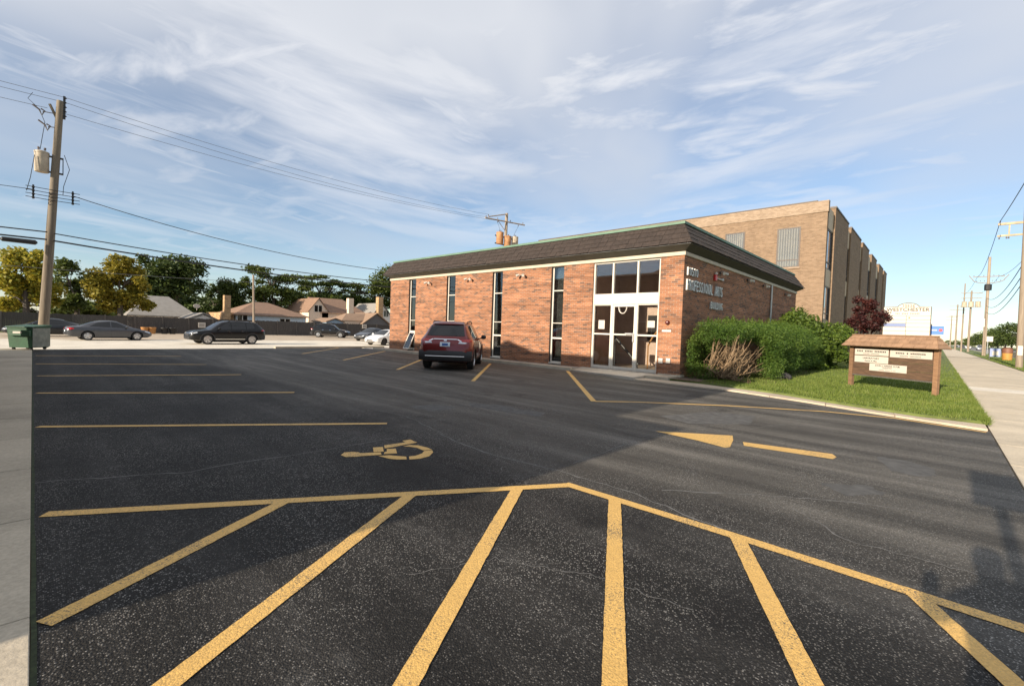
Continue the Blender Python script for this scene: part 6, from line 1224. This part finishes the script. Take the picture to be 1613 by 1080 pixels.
bm_.build('bare_branches', M['branch'], hd_, smooth=True)
structure(sheet('planting_bed', [(13.8,CY-0.06),(13.8,4.95),(14.7,3.75),(17.4,3.65),(26,3.9),(26,CY-0.01),(FX,CY-0.01)], 0.090, M['soil']))
b = [(25.6,4.7,1.7,1.3,1.1,1.35),(27.4,4.4,1.55,1.4,1.1,1.25),(29.3,4.1,1.3,1.3,1.0,1.1),(24.6,4.3,0.8,1.1,0.8,0.7),(27.0,3.8,0.7,1.6,0.7,0.6),(25.3,5.2,2.25,0.7,0.6,0.7)]
tree('leafy_shrub', 'bright green rounded shrub between the yew hedge and the wooden sign', (26.5,4.5,0.085), 3, b, 26000, 0.075, 'leaf_bright', 0.05, None, 'shrub', sub=9, shell=0.15)
# rock at the hedge foot
mb = MB(); bm = bmesh.new(); bmesh.ops.create_icosphere(bm, subdivisions=3, radius=0.28)
for v in bm.verts: v.co *= 1+0.18*math.sin(v.co.x*11+1)*math.cos(v.co.y*9)+0.1*math.sin(v.co.z*15); v.co.z *= 0.7
me = bpy.data.meshes.new('rock'); bm.to_mesh(me); bm.free(); o = link_mesh('garden_rock', me, plain('rock', (0.05,0.046,0.043), 0.9, var=0.3, scale=5, bump=0.5, bscale=14)); o.location = (17.7,3.85,0.12); setp(o, 'rounded grey rock at the foot of the yew hedge', 'rock')
# ------------------------------------------------------------------ behind the viewpoint: sign post and the photographer (their shadows cross the lot)
t = thing('post_sign', 'blank backed street sign on a post whose shadow lies on the asphalt', 'sign', (-0.5,-0.36,0)); tz = math.tan(SUN_EL)
mb = MB(); mb.tube([(-0.5,-0.36,0),(-0.5,-0.36,(5.98+0.5)*tz+0.1)], 0.045, 8); mb.build('post', M['alu'], t)
mb = MB(); mb.box(-0.46,-0.45,-0.36-0.22,-0.36+0.18,(5.98+0.5)*tz,(7.55+0.5)*tz); mb.build('panel', M['alu'], t)
pr = thing('person', 'person in dark jacket raising both arms behind the viewpoint, seen by shadow', 'person', (-0.42,-0.24,0.012))
def skin(name, V, E, Rr, m, parent, root=0):
    me = bpy.data.meshes.new(name); me.from_pydata(V, E, []); o = link_mesh(name, me, m, parent); sk = o.modifiers.new('s', 'SKIN'); sk.use_smooth_shade = True; me.skin_vertices if me.skin_vertices else None
    for i, v in enumerate(me.skin_vertices[0].data): v.radius = (Rr[i], Rr[i]*0.85); v.use_root = (i == root)
    o.modifiers.new('u', 'SUBSURF').levels = 2; o.modifiers['u'].render_levels = 2; return o
V = [(0,0,0.94),(0,0,1.12),(0,0,1.34),(0.01,0,1.48),(0.03,0,1.56),(0.03,0,1.66),(0.02,0,1.71), (-0.02,0.17,1.40),(0.02,0.33,1.30),(0.24,0.20,1.44), (-0.02,-0.17,1.40),(0.02,-0.33,1.30),(0.24,-0.14,1.44), (0,0.10,0.88),(0.02,0.11,0.48),(0,0.11,0.08),(0.12,0.12,0.045), (0,-0.10,0.88),(0.02,-0.11,0.48),(0,-0.11,0.08),(0.12,-0.12,0.045)]
V = [(x*0.9-y*0.0, y, z) for x, y, z in V]; ca, sa = math.cos(R(35)), math.sin(R(35)); V = [(x*ca-y*sa, x*sa+y*ca, z) for x, y, z in V]
Ed = [(0,1),(1,2),(2,3),(3,4),(4,5),(5,6),(2,7),(7,8),(8,9),(2,10),(10,11),(11,12),(0,13),(13,14),(14,15),(15,16),(0,17),(17,18),(18,19),(19,20)]
Rr = [0.15,0.15,0.15,0.06,0.09,0.10,0.06,0.075,0.055,0.04,0.075,0.055,0.04,0.10,0.07,0.05,0.045,0.10,0.07,0.05,0.045]
skin('body', V, Ed, Rr, M['cloth'], pr)
